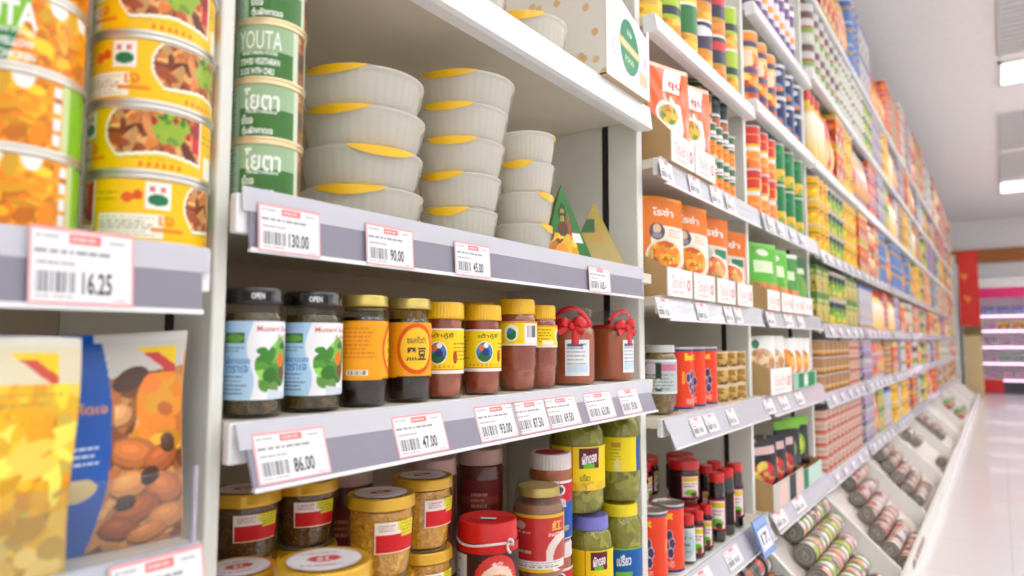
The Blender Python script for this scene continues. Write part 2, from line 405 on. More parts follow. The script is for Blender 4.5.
# ---- price tickets
def ticket_cv(price, w=120, h=78, far=False, pink=True):
    c = Cv(w, h, (248, 168, 168) if pink else (246, 243, 246)); c.rect(.025, .975, .04, .955, (242, 240, 241))
    c.rect(.36, .66, .80, .92, (240, 120, 116)); c.lines(.38, .64, .81, .91, 1, (255, 230, 226), 3)
    c.lines(.06, .28, .82, .92, 1, (150, 160, 165), 4); c.lines(.74, .93, .8, .9, 1, (150, 160, 165), 5)
    c.lines(.05, .95, .62, .74, 1, (90, 90, 96), 6); c.lines(.07, .45, .48, .58, 1, (110, 110, 116), 7)
    c.bars(.07, .43, .16, .42, 8, (70, 70, 78)); c.lines(.07, .45, .07, .13, 1, (120, 120, 125), 9)
    c.text(price, .63, .29, .30, (44, 44, 50), .33 if len(price) > 5 else .29 if len(price) > 4 else .24, .025); c.lines(.8, .95, .05, .11, 1, (150, 150, 155), 2)
    return c
_tk = {}
def ticket(x0, x1, zt, zb, y, lean, price, label, group='price tickets on the shelf edges', small=False, cols=(120, 78)):
    w, h = x1 - x0, math.hypot(zt - zb, lean)
    key = (price, round(w, 3), round(h, 3))
    if key not in _tk:
        cv = ticket_cv(price, *cols)
        _tk[key] = MB().sheet(cv, lambda u, v: ((u - .5) * w, -.0008, (v - .5) * h)).box(-w / 2, w / 2, -.0007, .0005, -h / 2, h / 2, 0, (245, 243, 243)).mesh('ticket', M['tag'], False)
    return obj('price_tag', _tk[key], None, ((x0 + x1) / 2, y, (zt + zb) / 2), (-math.atan2(lean, zt - zb), 0, 0), label, 'price tag', group)

# ------------------------------------------------------------------ the shelving
UP = [0.3990, 1.427, 2.245, 3.12, 4.21, 5.45, 6.68, 7.87, 9.06, 10.25, 11.45, 12.65, 13.85]      # dividing panels
BAYNAME = ['first', 'second', 'third', 'fourth', 'fifth', 'sixth', 'seventh', 'eighth', 'ninth', 'tenth', 'eleventh', 'twelfth', 'thirteenth']
def shelf(x0, x1, z, zt, zb, lean, style, label, front=D, xf=None, xe=None):
    """board with its front; zt and zb are the strip's top and bottom edges"""
    xm = (x0 + x1) / 2; w = x1 - x0 - .004
    fa = -w / 2 if xf is None else xf - xm          # the front may be longer or shorter than the board
    fb = w / 2 if xe is None else xe - xm
    m = MB().box(-w / 2 + .0015, w / 2 - .0015, .004, BACK - front - .004, -.022, 0, 1, bev=.002)
    if style == 'lip': m.prism([(0, zt - z), (.004, zt - z + .001), (.03, zt - z + .001), (.03, zb - z + .002), (.004, zb - z), (-.006, zb - z + .002)], fa, fb, 'x')
    else: m.box(fa, fb, 0, .012, -.04, .001, 0, bev=.002)
    root = obj('shelf_board', m.mesh('shelf_board', [M['edge'], M['board']], False), None, (xm, front, z), 0, label, 'shelf', 'shelf boards')
    if style != 'lip':
        a, b = zt - z, zb - z
        def yy(q): return -.004 - lean * (a - q) / (a - b)
        s = MB(); k = b + (a - b) * .62
        s.prism([(yy(a) + .003, a), (yy(a), a), (yy(k), k), (yy(k) + .003, k)], fa + .004, fb - .004, 'x')
        strip = obj('ticket_strip', s.mesh('strip_top', M['strip'], False), root)
        s2 = MB().prism([(yy(k) + .0032, k), (yy(k) + .0006, k), (yy(b) + .0006, b + .003), (yy(b) + .0032, b + .003)], fa + .012, fb - .012, 'x')
        obj('insert_channel', s2.mesh('strip_channel', M['insert' if style == 'strip' else 'strip'], False), strip)
        s3 = MB().prism([(yy(b) + .004, b + .0035), (yy(b) - .0025, b + .0045), (yy(b) - .0025, b), (yy(b) + .004, b)], fa + .012, fb - .012, 'x')
        obj('bottom_lip', s3.mesh('strip_lip', M['edge'], False), strip)
    return root

def panel(i, x, th, z1=1.72):
    y0 = .036 if i < 5 else .12
    m = MB().box(-th / 2, th / 2, y0, BACK - D, -.604 if i else -1.0, z1, 0, bev=.003)
    o = obj('divider_panel', m.mesh('divider_panel', M['cream'], False), None, (x, D, 0), 0, f'cream upright dividing panel between the {BAYNAME[i]} and {BAYNAME[i + 1]} shelf bays', 'shelf panel', 'upright panels of the shelving')
    s = MB().box(-th / 2 - .0025, -th / 2, y0 + .073, y0 + .088, -.60, z1 - .03, 0)
    for k in range(int(2.2 / .05)):
        s.box(-th / 2 - .004, -th / 2 - .002, y0 + .0745, y0 + .0765, -.56 + k * .05, -.545 + k * .05, 0)
    obj('slotted_strip', s.mesh('slotted_strip', M['slot'], False), o)
    return o
TH_ = [.016, .028, .026, .026] + [.03] * 9
for i, x in enumerate(UP[:-1]): panel(i, x, TH_[i], 1.72 if i < 4 else 1.62)
XS = [-.62] + UP
for i in range(len(XS) - 1):
    a, b = XS[i], XS[i + 1]
    m = MB().box(-(b - a) / 2, (b - a) / 2, 0, .03, -1.0, 1.72 if i < 5 else 1.62, 0)
    obj('back_panel', m.mesh('back_panel', M['backp'], False), None, ((a + b) / 2, BACK + .002, 0), 0, f'beige steel back panel behind the {BAYNAME[i]} shelf bay', 'back panel', 'back panels of the shelving')
def span(i):          # inner x-range of bay i (0 = first)
    a = XS[i] + (TH_[i - 1] / 2 if i else 0); b = XS[i + 1] - TH_[min(i, 12)] / 2
    return a, b

# first bay
a, b = span(0); b = .369
shelf(a, b, .088, .090, .026, .004, 'strip', 'shelf carrying the yellow and green curry cans in the first bay')
shelf(a, b, -.188, -.184, -.25, .012, 'strip', 'shelf under the food pouches in the first bay, clear front rail')
shelf(a, b, .50, .50, .45, 0, 'lip', 'white shelf above the stacked curry cans of the first bay')
fen = MB().box(-.42, .0, -.0015, .0015, 0, .068, 0, bev=.0006)
fr = obj('front_rail', fen.mesh('front_rail', M['acrylic'], False), None, (.352, .606, -.182), 0, 'clear acrylic front rail before the mushroom pouch', 'shelf rail')
obj('rail_edge', MB().box(-.003, .0, -.0022, .0022, 0, .069, 0).mesh('rail_edge', M['clearstrip'], False), fr)

# second bay
a, b = span(1)
shelf(a, b, .527, .527, .474, 0, 'lip', 'white shelf over the bowls with the open white carton on it', D, .392, 1.406)
shelf(a, b, .150, .158, .091, .003, 'strip', 'shelf of the cream bowls and green cans in the second bay', xf=.392, xe=1.352)
shelf(a, b, -.081, -.081, -.146, .022, 'strip', 'shelf of the sauce jars in the second bay, strip tilted outward', xf=.392, xe=1.372)
shelf(a, b, -.512, -.512, -.57, .03, 'strip', 'lowest shelf of the second bay under the stacked jars', .530, .392)
# third and fourth bays (shelf fronts stand 3.5 cm before the uprights, as everywhere)
Q = 1.0; DF = D * Q
for i in (2, 3):
    a, b = span(i); n = BAYNAME[i]
    if i == 2: shelf(a, b, .765 * Q, .765 * Q, .722 * Q, 0, 'lip', 'white shelf over the orange soup bags in the third bay', DF)
    else:
        shelf(a, b, .805 * Q, .805 * Q, .757 * Q, 0, 'lip', 'white shelf under the navy cans in the fourth bay', DF)
        shelf(a, b, 1.14 * Q, 1.14 * Q, 1.094 * Q, 0, 'lip', 'white shelf above the navy cans in the fourth bay', DF)
    shelf(a, b, .422 * Q, .426 * Q, .361 * Q, .012, 'pale', f'shelf above the trays of pouches in the {n} bay', DF)
    shelf(a, b, .104 * Q, .106 * Q, .048 * Q, .014, 'pale', f'shelf carrying the trays of upright pouches in the {n} bay', DF)
    shelf(a, b, -.172 * Q, -.172 * Q, -.238 * Q, .024, 'pale', f'middle shelf of the {n} bay, ' + ('prune cans on it' if i == 2 else 'white nut bags on it'), DF)
    shelf(a, b, -.538 * Q, -.538 * Q, -.60 * Q, .03, 'pale', f'lowest shelf of the {n} bay above the bins', DF)
FARZ = [-.56, -.22, .08, .40, .80, 1.2, 1.58]
for i in range(4, 13):
    a, b = span(i)
    for k, z in enumerate(FARZ):
        up = z > .6
        shelf(a, b, z, z + .002, z - (.045 if up else .06), 0 if up else .016, 'lip' if up else 'pale', f'{ORD[k]} shelf from the bottom in the {BAYNAME[i]} bay')

# bins below the shelves
PT = lambda y: -.607 - .927 * (.655 - y)            # top edge of the bin dividers
for i, x in enumerate(UP[1:]):
    m = MB().prism([(.655, PT(.655)), (.355, PT(.355)), (.355, -1.0), (BACK, -1.0), (BACK, PT(.655))], -.009, .009, 'x')
    obj('bin_divider', m.mesh('bin_divider', M['binwhite'], False), None, (x, 0, 0), 0, f'sloping white bin divider below the end of the {BAYNAME[i + 1]} bay', 'bin divider', 'dividers of the floor bins')
for i in range(1, 13):
    a, b = XS[i] + .010, XS[i + 1] - .010
    fz = lambda y: PT(y) - .108
    m = MB().prism([(.362, fz(.362)), (.362, fz(.362) - .008), (.9, fz(.72) - .012), (.9, fz(.72)), (.72, fz(.72))], -(b - a) / 2, (b - a) / 2, 'x')
    obj('bin_floor', m.mesh('bin_floor', M['binpink'], False), None, ((a + b) / 2, 0, 0), 0, f'sloping floor of the can bin below the {BAYNAME[i]} bay', 'bin floor', 'floors of the bins')
m = MB().box(0, 14.6, 0, .016, -1.0, -.893, 0, bev=.003)
obj('kick_board', m.mesh('kick_board', M['binwhite'], False), None, (.3, .354 - .016, 0), 0, 'long white kick board along the floor before the bins', 'kick board')
m = MB().box(0, .014, 0, BACK - .60, -1.0, 1.6, 0)
obj('end_panel', m.mesh('end_panel', M['cream'], False), None, (14.9, .60, 0), 0, 'tall end panel closing the far end of the shelving', 'shelf panel')

# ================================================================== products of the first and second bays
R = math.radians
def deg(u): return .5 + u / 360.        # angle on the tin -> canvas u
FOOD = [(150, 70, 30), (206, 120, 52), (226, 150, 80), (180, 84, 40), (120, 52, 26), (228, 170, 100)]
VEG = [(90, 140, 40), (150, 180, 50), (196, 40, 30), (60, 110, 40), (200, 190, 60)]

# yellow curry tin
Y = Cv(300, 60, (250, 200, 0))
for off in (0, 180):
    q = lambda d: ((deg(d + off)) % 1.0)
    def rr(d0, d1, v0, v1, c, cv=Y):
        u0, u1 = q(d0), q(d1)
        if u0 < u1: cv.rect(u0, u1, v0, v1, c)
        else: cv.rect(u0, 1, v0, v1, c); cv.rect(0, u1, v0, v1, c)
    rr(-46, 14, .06, .44, (250, 246, 226)); Y.lines(q(-44), q(12), .08, .40, 6, (150, 140, 120), 3)
    if off == 0: rr(-70, -50, .10, .5, (110, 96, 50)); Y.lines(q(-69), q(-51), .12, .5, 6, (240, 230, 200), 5, 1)
    rr(-2, 20, .52, .93, (248, 246, 236)); Y.ell(q(9), .66, .026, .09, (30, 120, 76)); Y.rect(q(1), q(6), .78, .87, (226, 120, 130)); Y.rect(q(11), q(16), .78, .87, (226, 120, 130))
    Y.ell(q(-18), .68, .016, .08, (232, 96, 20)); Y.ell(q(-9), .72, .013, .075, (226, 80, 24))
    Y.lines(q(-50), q(-24), .6, .8, 2, (170, 140, 20), 4); rr(-62, -54, .66, .86, (150, 30, 40))
    Y.text('เจ', q(17), .34, .16, (240, 130, 20), .04, .03); rr(4, 34, .16, .24, (244, 140, 20))
    mask = ((Y.U > q(33)) & (Y.U < q(128)) if q(33) < q(128) else ((Y.U > q(33)) | (Y.U < q(128))))
    uu = ((Y.U - q(33)) % 1.0) / (95 / 360.)
    low = .30 - .10 * np.abs(uu - .55) * 2 + .04
    left = uu > .14 * ((Y.V - .62) / .4) ** 2
    outer = mask & (Y.V > low - .05) & left
    Y.put(outer, (252, 248, 226)); inner = mask & (Y.V > low) & (Y.V < .95) & (uu > .025 + .14 * ((Y.V - .62) / .4) ** 2) & (uu < .985)
    Y.food(inner, FOOD, 60, 11 + off, .22, 1.2); Y.food(inner, FOOD, 170, 31 + off, .085, 3)
    vz = inner & (((uu - .64) / .2) ** 2 + ((Y.V - .72) / .26) ** 2 < 1 + .25 * np.sin(uu * 40 + Y.V * 9)); Y.food(vz, [(70, 50, 30), (60, 120, 40), (150, 180, 50), (90, 150, 60), (200, 50, 36), (40, 90, 40), (210, 200, 80), (226, 150, 80)], 110, 5 + off, .10, 2); Y.food(vz, VEG[1:3] + VEG[:1], 12, 6 + off, .075, 1)
    rr(116, 126, .42, .9, (206, 34, 30))
    for k in range(6): Y.rect(q(66 + k * 7), q(69.5 + k * 7), .07, .15, (232, 130, 40))
    Y.lines(q(45), q(115), .18, .24, 1, (120, 140, 40), 9)
YC = tin_can('curry_can', Y, .0545, .0655)

# green-yellow tin
G = Cv(300, 64, (132, 196, 42))
for off in (0, 180):
    q = lambda d: ((deg(d + off)) % 1.0)
    u0 = q(-75) if off == 0 else .292
    G.rect(u0, u0 + 75 / 360, 0, .46, (0, 116, 60)); 
    ff = (G.U > u0 + 66 / 360 - .05 * (1 - G.V)) & (G.U < u0 + 152 / 360)
    G.food(ff, [(246, 150, 16), (252, 178, 20), (246, 140, 6), (252, 190, 40), (238, 132, 12)], 420, 4 + off, .09, 2)
    for k, du in enumerate((88, 118)): G.ell(u0 + du / 360, .98, .025, .2, (246, 244, 236))
    G.rect(u0 + 152 / 360, u0 + 160 / 360, 0, 1, (206, 220, 150))
    for k in range(4): G.rect(u0 + 143 / 360, u0 + 151 / 360, .1 + k * .22, .25 + k * .22, (236, 240, 240))
    G.text('YOUTA', u0 + 34 / 360, .68, .36, (250, 250, 246), .20, .02); G.text('VEGETARIAN FOOD', u0 + 40 / 360, .44, .07, (240, 246, 236), .16, .02)
    G.text('VEGETARIAN YELLOW', u0 + 34 / 360, .29, .11, (246, 248, 240), .19, .03); G.text('CURRY SOY CHICKEN', u0 + 36 / 360, .12, .11, (246, 248, 240), .185, .03)
GC = tin_can('curry_can', G, .052, .0665)

# pale green tin: English and Thai sides
E_ = Cv(300, 84, (160, 190, 148))
for off, th in ((0, False), (180, True)):
    u0 = .36 if off == 0 else .84
    def both(fn):
        fn(u0); fn(u0 - 1.0) if u0 > .6 else None
    both(lambda u: E_.rect(u - .09, u + .17, 0, .5 if not th else .54, (62, 118, 48)))
    both(lambda u: E_.rect(u + .17, u + .20, 0, 1, (206, 220, 190)))
    both(lambda u: E_.rect(u - .22, u - .10, .04, .97, (176, 204, 176))); both(lambda u: E_.lines(u - .21, u - .11, .06, .84, 11, (86, 120, 96), 3)); both(lambda u: E_.rect(u - .205, u - .13, .87, .92, (206, 120, 120)))
    both(lambda u: E_.food((E_.U > u + .20) & (E_.U < u + .26), [(150, 90, 50), (190, 120, 60), (110, 70, 40)], 40, 8, .12))
    if not th:
        both(lambda u: E_.text('YOUTA', u + .012, .70, .34, (250, 252, 246), .20, .0)); both(lambda u: E_.text('VEGETARIAN FOOD', u + .01, .46, .07, (240, 246, 236), .17, .03))
        both(lambda u: E_.text('STEWED VEGETARIAN', u + .012, .30, .12, (246, 250, 242), .185, .03)); both(lambda u: E_.text('DUCK WITH CHILI', u + .0, .12, .12, (246, 250, 242), .16, .03))
    else:
        both(lambda u: E_.text('โยตา', u + .012, .70, .40, (250, 252, 246), .16, .02)); both(lambda u: E_.text('VEGETARIAN', u + .01, .47, .06, (240, 246, 236), .14, .02))
        both(lambda u: E_.text('เป็ดเจ', u - .05, .33, .17, (246, 250, 242), .055, .03)); both(lambda u: E_.text('ตุ๋นผักกาดเจ', u - .005, .12, .18, (246, 250, 242), .14, .03))
EC = tin_can('stewed_food_can', E_, .0385, .0665, metal='brass')

# first bay cans
g1 = 'tins stacked in the first bay'
z0 = .0885
names = ['bottom', 'second from the bottom', 'middle', 'second from the top', 'top']
xL = edge_x('R', 80, 190, .052, D + .012 + .052)
for k in range(4):
    GC.put((xL + .0005 * (k % 2), D + .066, z0 + k * .0665), R([-26, -36, 21, 18][k]) + facing(xL, .68), f'lime green and orange curry can, {["bottom", "second up", "third up", "top"][k]} of the leftmost stack', g1)
xY = .3345
for k in range(4):
    YC.put((xY + (.0002 * k), D + .0615, z0 + k * .0660), facing(xY, .68) + R([0, -76, -36, -70][k]), f'yellow curry can with food picture, {["bottom", "second up", "third up", "top"][k]} of its stack beside the upright', g1)
for k in range(4):
    EC.put((.4555 + .0012 * k, D + .047, .1505 + k * .0668), facing(.455, .667) + R([214, 208, 14, 216][k]) + R(14), f'pale green stewed food can, {["bottom", "second up", "third up", "top"][k]} of the stack by the first upright', 'green tins beside the cream bowls')

# pouches
P1 = Cv(150, 180, (210, 204, 190))
def band(cv, blue_c, photo_pal, seed):
    edge = .50 + .11 * np.sin(cv.V * 2.6 + .1)
    ph = (cv.U > edge) & (cv.V < .83 - .10 * (1 - cv.U))
    cv.put(cv.U <= edge, blue_c)
    cv.food(ph, photo_pal, 60, seed, .13, 1.5); cv.food(ph, photo_pal, 150, seed + 1, .05, 3)
P1.put(P1.U < 2, (206, 202, 192)); band(P1, (16, 88, 178), [(196, 128, 66), (214, 150, 84), (170, 100, 50), (120, 70, 38), (226, 166, 96)], 3)
P1.ell(.70, .78, .10, .05, (84, 56, 44), .5); P1.food((P1.ell_mask(.86, .66, .13, .16) | P1.ell_mask(.80, .5, .10, .08) | P1.ell_mask(.93, .52, .06, .12)) & (P1.V < .8), [(236, 150, 36), (246, 170, 50), (226, 130, 36), (220, 120, 50)], 40, 8, .06)
mk1 = P1.U > .50 + .11 * np.sin(P1.V * 2.6 + .1) + .01
for cu, cv_, ru, rv, an, c in ((.72, .44, .13, .07, -.3, (196, 112, 52)), (.86, .40, .10, .06, .5, (176, 92, 40)), (.70, .30, .10, .06, .2, (214, 142, 78)), (.88, .26, .11, .07, -.5, (190, 110, 54)), (.74, .18, .12, .06, .3, (168, 90, 42)), (.90, .12, .10, .06, .1, (204, 128, 64)), (.66, .10, .10, .05, -.2, (150, 82, 42)), (.80, .06, .10, .04, .2, (196, 120, 58)), (.64, .62, .07, .05, .3, (226, 160, 100)), (.80, .33, .05, .035, .6, (66, 42, 34)), (.68, .22, .05, .03, .2, (72, 48, 38)), (.90, .47, .04, .04, .2, (90, 56, 40))):
    d = np.array(c)
    P1.put(P1.ell_mask(cu, cv_ - .012, ru * 1.05, rv, an) & mk1, tuple(d * .55)); P1.put(P1.ell_mask(cu, cv_, ru, rv, an) & mk1, c); P1.put(P1.ell_mask(cu - .012, cv_ + .012, ru * .72, rv * .6, an) & mk1, tuple(np.minimum(250, d * 1.15))); P1.put(P1.ell_mask(cu - .02, cv_ + .02, ru * .35, rv * .25, an) & mk1, tuple(np.minimum(250, d * 1.3)))
P1.rect(.985, 1, 0, .9, (236, 160, 60)); P1.rect(0, 1, .955, 1, (216, 212, 204)); P1.rect(0, .52, .93, 1, (20, 92, 182))
tri = (P1.V > .80) & (P1.V < .93) & (P1.U > .72 + (.93 - P1.V) * 1.4) & (P1.U < .94); P1.put(tri, (248, 206, 20)); P1.put(tri & (P1.V < .90) & (P1.U < .72 + (.93 - P1.V) * 1.4 + .08), (206, 60, 60))
P1.lines(.30, .56, .40, .50, 3, (226, 236, 246), 4, .9); P1.text('เห็ดเจ', .50, .66, .05, (240, 160, 40), .17, .02); P1.ell(.44, .30, .10, .05, (226, 196, 130), .2)
K1 = pouch('mushroom_pouch', .165, .197, .045, P1, seed=3)
K1.put((.284, .676, -.1872), R(-10), 'blue and brown mushroom pouch with clear silver top, beside the upright', 'food pouches in the first bay', (1.04, 1, 1))
P2 = Cv(150, 180, (226, 214, 180)); 
P2.food((P2.U > .30) & (P2.V < .80), [(240, 170, 10), (246, 186, 20), (232, 156, 6), (226, 160, 36), (244, 200, 60)], 110, 6, .12, 1.3); P2.food((P2.U > .30) & (P2.V < .80), [(246, 180, 12), (248, 196, 40), (230, 156, 10), (248, 210, 80), (238, 168, 10)], 260, 8, .04, 3); P2.put((P2.U <= .42 - .08 * P2.V) , (16, 88, 178))
P2.food((P2.U > .34) & (P2.V < .28), [(216, 160, 36), (232, 184, 66), (196, 144, 30), (238, 200, 100)], 120, 16, .06)
P2.rect(0, 1, .955, 1, (226, 222, 206)); tri = (P2.V > .80) & (P2.V < .93) & (P2.U > .70 + (.93 - P2.V) * 1.3) & (P2.U < .90); P2.put(tri, (250, 208, 20)); P2.put(tri & (P2.V < .90) & (P2.U < .70 + (.93 - P2.V) * 1.3 + .07), (206, 80, 60)); P2.lines(.62, .95, .70, .78, 2, (200, 160, 60), 3)
K2 = pouch('mushroom_pouch', .165, .188, .05, P2, seed=5)
K2.put((.174, .638, -.1872), R(-9), 'yellow food pouch with pale top and small triangle emblem, at the left', 'food pouches in the first bay')

# tickets
def tk(p0, p1, pym, zt, zb, lean, price, label, cols=(120, 78)):
    y = D - .0075 - lean / 2
    x0, x1 = at_y(p0, pym, y).x, at_y(p1, pym, y).x
    ticket(x0, x1, zt, zb, y, lean, price, label, cols=cols)
tk(27, 133, 280, .092, .030, .004, '16.25', 'price ticket reading 16.25 under the lime green curry cans')
tk(112, 205, 566, -.187, -.247, .012, '29.00', 'price ticket on the lowest strip in view, below the mushroom pouch')
tk(258, 320, 232, .143, .093, .003, '130.00', 'price ticket reading 130.00 under the pale green cans')
tk(366, 413, 249, .143, .093, .003, '90.00', 'price ticket reading 90.00 under the large cream bowls')
tk(455, 490, 260, .141, .093, .003, '45.00', 'price ticket reading 45.00 under the second stack of bowls')
tk(589, 610, 279, .141, .093, .003, '165.-', 'price ticket reading 165 under the green triangular packets')
Ls = [(255, 327, 450, '86.00', 'under the mustard green jars'), (395, 445, 433, '47.00', 'under the black bean sauce jars'), (477, 518, 422, '93.00', 'first of the close row under the paste jars'),
      (514, 548, 417, '87.50', 'second of the close row under the paste jars'), (546, 578, 412, '69.50', 'third of the close row, under the ribbon jars'), (586, 613, 406, '63.00', 'under the rear ribbon jar'), (620, 639, 400, '59.00', 'last one before the second upright')]
for p0, p1, py, pr, lb in Ls: tk(p0, p1, py, -.092, -.141, .0165, pr, f'price ticket reading {pr} ' + lb)

# cream bowls
def bowl_kind(r, h):
    seg = 144
    prof = [(r * .76, 0), (r * .79, .001), (r * .84, h * .14), (r * .885, h * .4), (r * .925, h * .8), (r * .96, h * .885), (r * .99, h * .90), (r, h * .93), (r, h * .955), (r * .97, h * .965)]
    m = MB()
    n = len(prof); V = []
    for i, (q, z) in enumerate(prof):
        for k in range(seg):
            a = 2 * PI * k / seg; f = 1 + (.014 * abs(math.sin(18 * a)) if 1 < i < 5 else 0)
            V.append((q * f * math.sin(a), -q * f * math.cos(a), z))
    m.add(V, [(i * seg + k, i * seg + (k + 1) % seg, (i + 1) * seg + (k + 1) % seg, (i + 1) * seg + k) for i in range(n - 1) for k in range(seg)] + [tuple(reversed(range(seg)))], 0)
    film = MB().lathe([(r * .845, .004), (r * .945, h * .5), (r * 1.006, h * .89), (r * 1.008, h * .96), (r * .97, h * .985), (r * .6, h * 1.0), (.001, h * 1.0)], 64, cap0=False)
    tab = MB(); V = []; ns = 20
    for j, (q, z) in enumerate([(1.014, h * .90), (1.015, h * .965), (.975, h * .992), (.7, h * 1.006)]):
        for k in range(ns + 1):
            t = k / ns; a = R(-34 + 68 * t); edge = math.sin(PI * t) ** .7
            zz = z if j else h * (.965 - .24 * edge)
            V.append((r * q * math.sin(a), -r * q * math.cos(a), zz))
    tab.add(V, [(j * (ns + 1) + k, j * (ns + 1) + k + 1, (j + 1) * (ns + 1) + k + 1, (j + 1) * (ns + 1) + k) for j in range(3) for k in range(ns)])
    return Kind('instant_meal_bowl', 'bowl', [('bowl', m.mesh('bowl', M['bowl'], True, 60), None), ('shrink_film', film.mesh('film', M['bowlfilm']), None), ('yellow_tab', tab.mesh('tab', M['yellowfilm']), None)], r, h)
B1 = bowl_kind(.086, .0535); B3 = bowl_kind(.052, .0545)
gb = 'cream bowls stacked on the upper shelf'
lv4 = ['bottom', 'second up', 'third up', 'top']; lv5 = ['bottom', 'second up', 'middle', 'fourth up', 'top']
for k in range(4):
    B1.put((.651 + [.0, .0, .002, 0][k], .724 + [0, .002, 0, .001][k], .1505 + k * .0537), facing(.65, .72) + R([-12, 20, -28, -30][k]), f'cream meal bowl under clear film, {lv4[k]} of the nearest large stack', gb)
for k in range(5):
    s = [.72, .79, .85, .91, 1.0][k]; y = D + .02 + .086 * s
    B1.put(([.838, .846, .854, .862, .879][k], y, .1505 + k * .0568), facing(.86, .70) + R([-20, -28, -12, -18, -20][k]), f'cream meal bowl with yellow tab, {lv5[k]} of the second stack along', gb, (s, s, 1.055))
for k in range(4):
    B3.put((.994 + .004 * k, D + .012 + .052, .1505 + k * .055), facing(1, .68) + R([70, 60, -20, 95][k]), f'small cream bowl, {lv4[k]} of the slim stack before the green packets', gb)
for k in range(4):
    B1.put((.640 + .003 * k, .912, .1505 + k * .0562), facing(.6, .9) + R(20 * k), f'cream bowl of the rear stack behind the nearest one, {lv4[k]} one', gb)

# triangular green packets
def triangle_packet(name, cvf, w, h, t, sidec):
    m = MB(); cv = cvf
    m.sheet(cv, lambda u, v: ((u - .5) * w * (1 - v) + .0 * v, -t / 2 * (1 - v) - .0005, v * h))
    m.sheet(Cv(8, 8, (60, 110, 44)), lambda u, v: ((.5 - u) * w * (1 - v), t / 2 * (1 - v) + .0005, v * h))
    for s in (-1, 1):
        m.sheet(Cv(8, 8, sidec), lambda u, v: (s * w / 2 * (1 - v), s * (u - .5) * t * (1 - v), v * h))
    m.add([(-w / 2, -t / 2, 0), (w / 2, -t / 2, 0), (w / 2, t / 2, 0), (-w / 2, t / 2, 0)], [(0, 1, 2, 3)], 0, (60, 110, 44))
    return Kind(name, 'food packet', [('packet', m.mesh(name, M['gloss'], False), None)], w / 2, h)
T1 = Cv(80, 90, (48, 116, 46)); T1.food((T1.V < .36) & (T1.U < .74), [(246, 180, 20), (230, 140, 30), (250, 200, 60), (110, 70, 40)], 30, 2, .12); T1.ell(.40, .42, .16, .10, (96, 60, 34)); T1.ell(.40, .64, .20, .12, (24, 70, 30))
T1.text('อร่อย', .40, .66, .07, (220, 190, 60), .22, .02); T1.text('เจ', .40, .55, .07, (220, 190, 60), .14, .02); T1.rect(.60, .68, .34, .62, (206, 40, 50)); T1.rect(.68, .92, .26, .38, (244, 236, 236))
k = triangle_packet('triangular_packet', T1, .125, .150, .045, (120, 140, 60))
k.put((1.105, .672, .1505), R(-20), 'green triangular packet with yellow food picture, beside the small bowls', 'green packets on the upper shelf')
T2 = Cv(60, 60, (186, 160, 60)); T2.rect(0, .5, .55, .75, (50, 100, 40)); T2.ell(.6, .5, .15, .1, (200, 150, 50)); T2.put(T2.V < .1, (60, 120, 50))
k = triangle_packet('triangular_packet', T2, .135, .150, .05, (190, 166, 70))
k.put((1.29, .702, .1505), R(-52), 'olive gold triangular packet behind the green one, near the upright', 'green packets on the upper shelf')

# jars of the middle row
zr = -.0808
mp = [(.024, 0), (.031, .001), (.034, .006), (.034, .103), (.0335, .108), (.0305, .117), (.030, .120), (.030, .135)]
ML = Cv(260, 120, (176, 212, 236))
def mustard(cv):
    cv.put(cv.V > .0, (178, 214, 238)); w = (cv.U > .47 + .02 * np.sin(cv.V * 7)) & (cv.U < .80)
    cv.put(w, (244, 244, 246)); cv.put((cv.U >= .80), (190, 218, 238))
    cv.rect(.31, .44, .72, .95, (70, 110, 60)); cv.rect(.31, .44, .85, .95, (180, 210, 240)); cv.ell(.375, .78, .06, .05, (110, 170, 70))
    cv.text('ผักกาดดอง', .40, .50, .09, (60, 120, 190), .14, .02); cv.text('ตราเจ', .40, .39, .09, (60, 120, 190), .12, .02)
    cv.lines(.30, .45, .60, .68, 2, (60, 70, 90), 3); cv.lines(.30, .46, .06, .32, 5, (70, 80, 110), 5)
    cv.text('Mustard Green', .62, .90, .07, (196, 96, 90), .24, .02); cv.text('Pickled', .68, .80, .06, (190, 110, 90), .12, .01)
    mk = cv.ell_mask(.565, .40, .07, .20, .4) | cv.ell_mask(.61, .56, .055, .22, -.5) | cv.ell_mask(.55, .22, .04, .12) | cv.ell_mask(.66, .60, .05, .2, .3) | cv.ell_mask(.53, .62, .03, .05) | cv.ell_mask(.645, .36, .05, .2)
    cv.food(mk, [(110, 170, 70), (70, 140, 50), (140, 196, 90), (60, 120, 44), (90, 160, 60)], 90, 4, .11, 1.8); cv.ell(.645, .50, .028, .09, (240, 120, 40)); cv.ell(.66, .33, .03, .09, (120, 80, 60)); cv.ell(.60, .14, .03, .09, (110, 150, 80))
    cv.put((cv.V < .16 - .4 * (cv.U - .5)) & (cv.U > .56) & (cv.U < .8) & (cv.V > -.3) & (cv.V < .14), (214, 222, 232))
    return cv
mustard(ML)
LT = Cv(60, 12, (28, 27, 28)); LT.text('OPEN', .5, .5, .62, (240, 240, 240), .5, .03)
opn = MB().wrap(LT, .0350, .1250, .1345, R(-24), R(24))
MJ = jar('pickle_jar', mp, .112, 'c_olive', (.0345, .0170, 'blacklid', 0), [(ML, .020, .103, -PI, PI)], extra=[('lid_print', opn.mesh('lid_print', M['paper']), 'lid')])
xm1 = edge_x('R', 284, 350, .034, D + .046); xm2 = edge_x('R', 342, 350, .034, D + .046)
MJ.put((edge_x('R', 284, 350, .031, D + .046), D + .046, zr), facing(xm1, .67) + R(4), 'black-lidded mustard green jar nearest the first upright', 'mustard green jars', (.92, .92, 1))
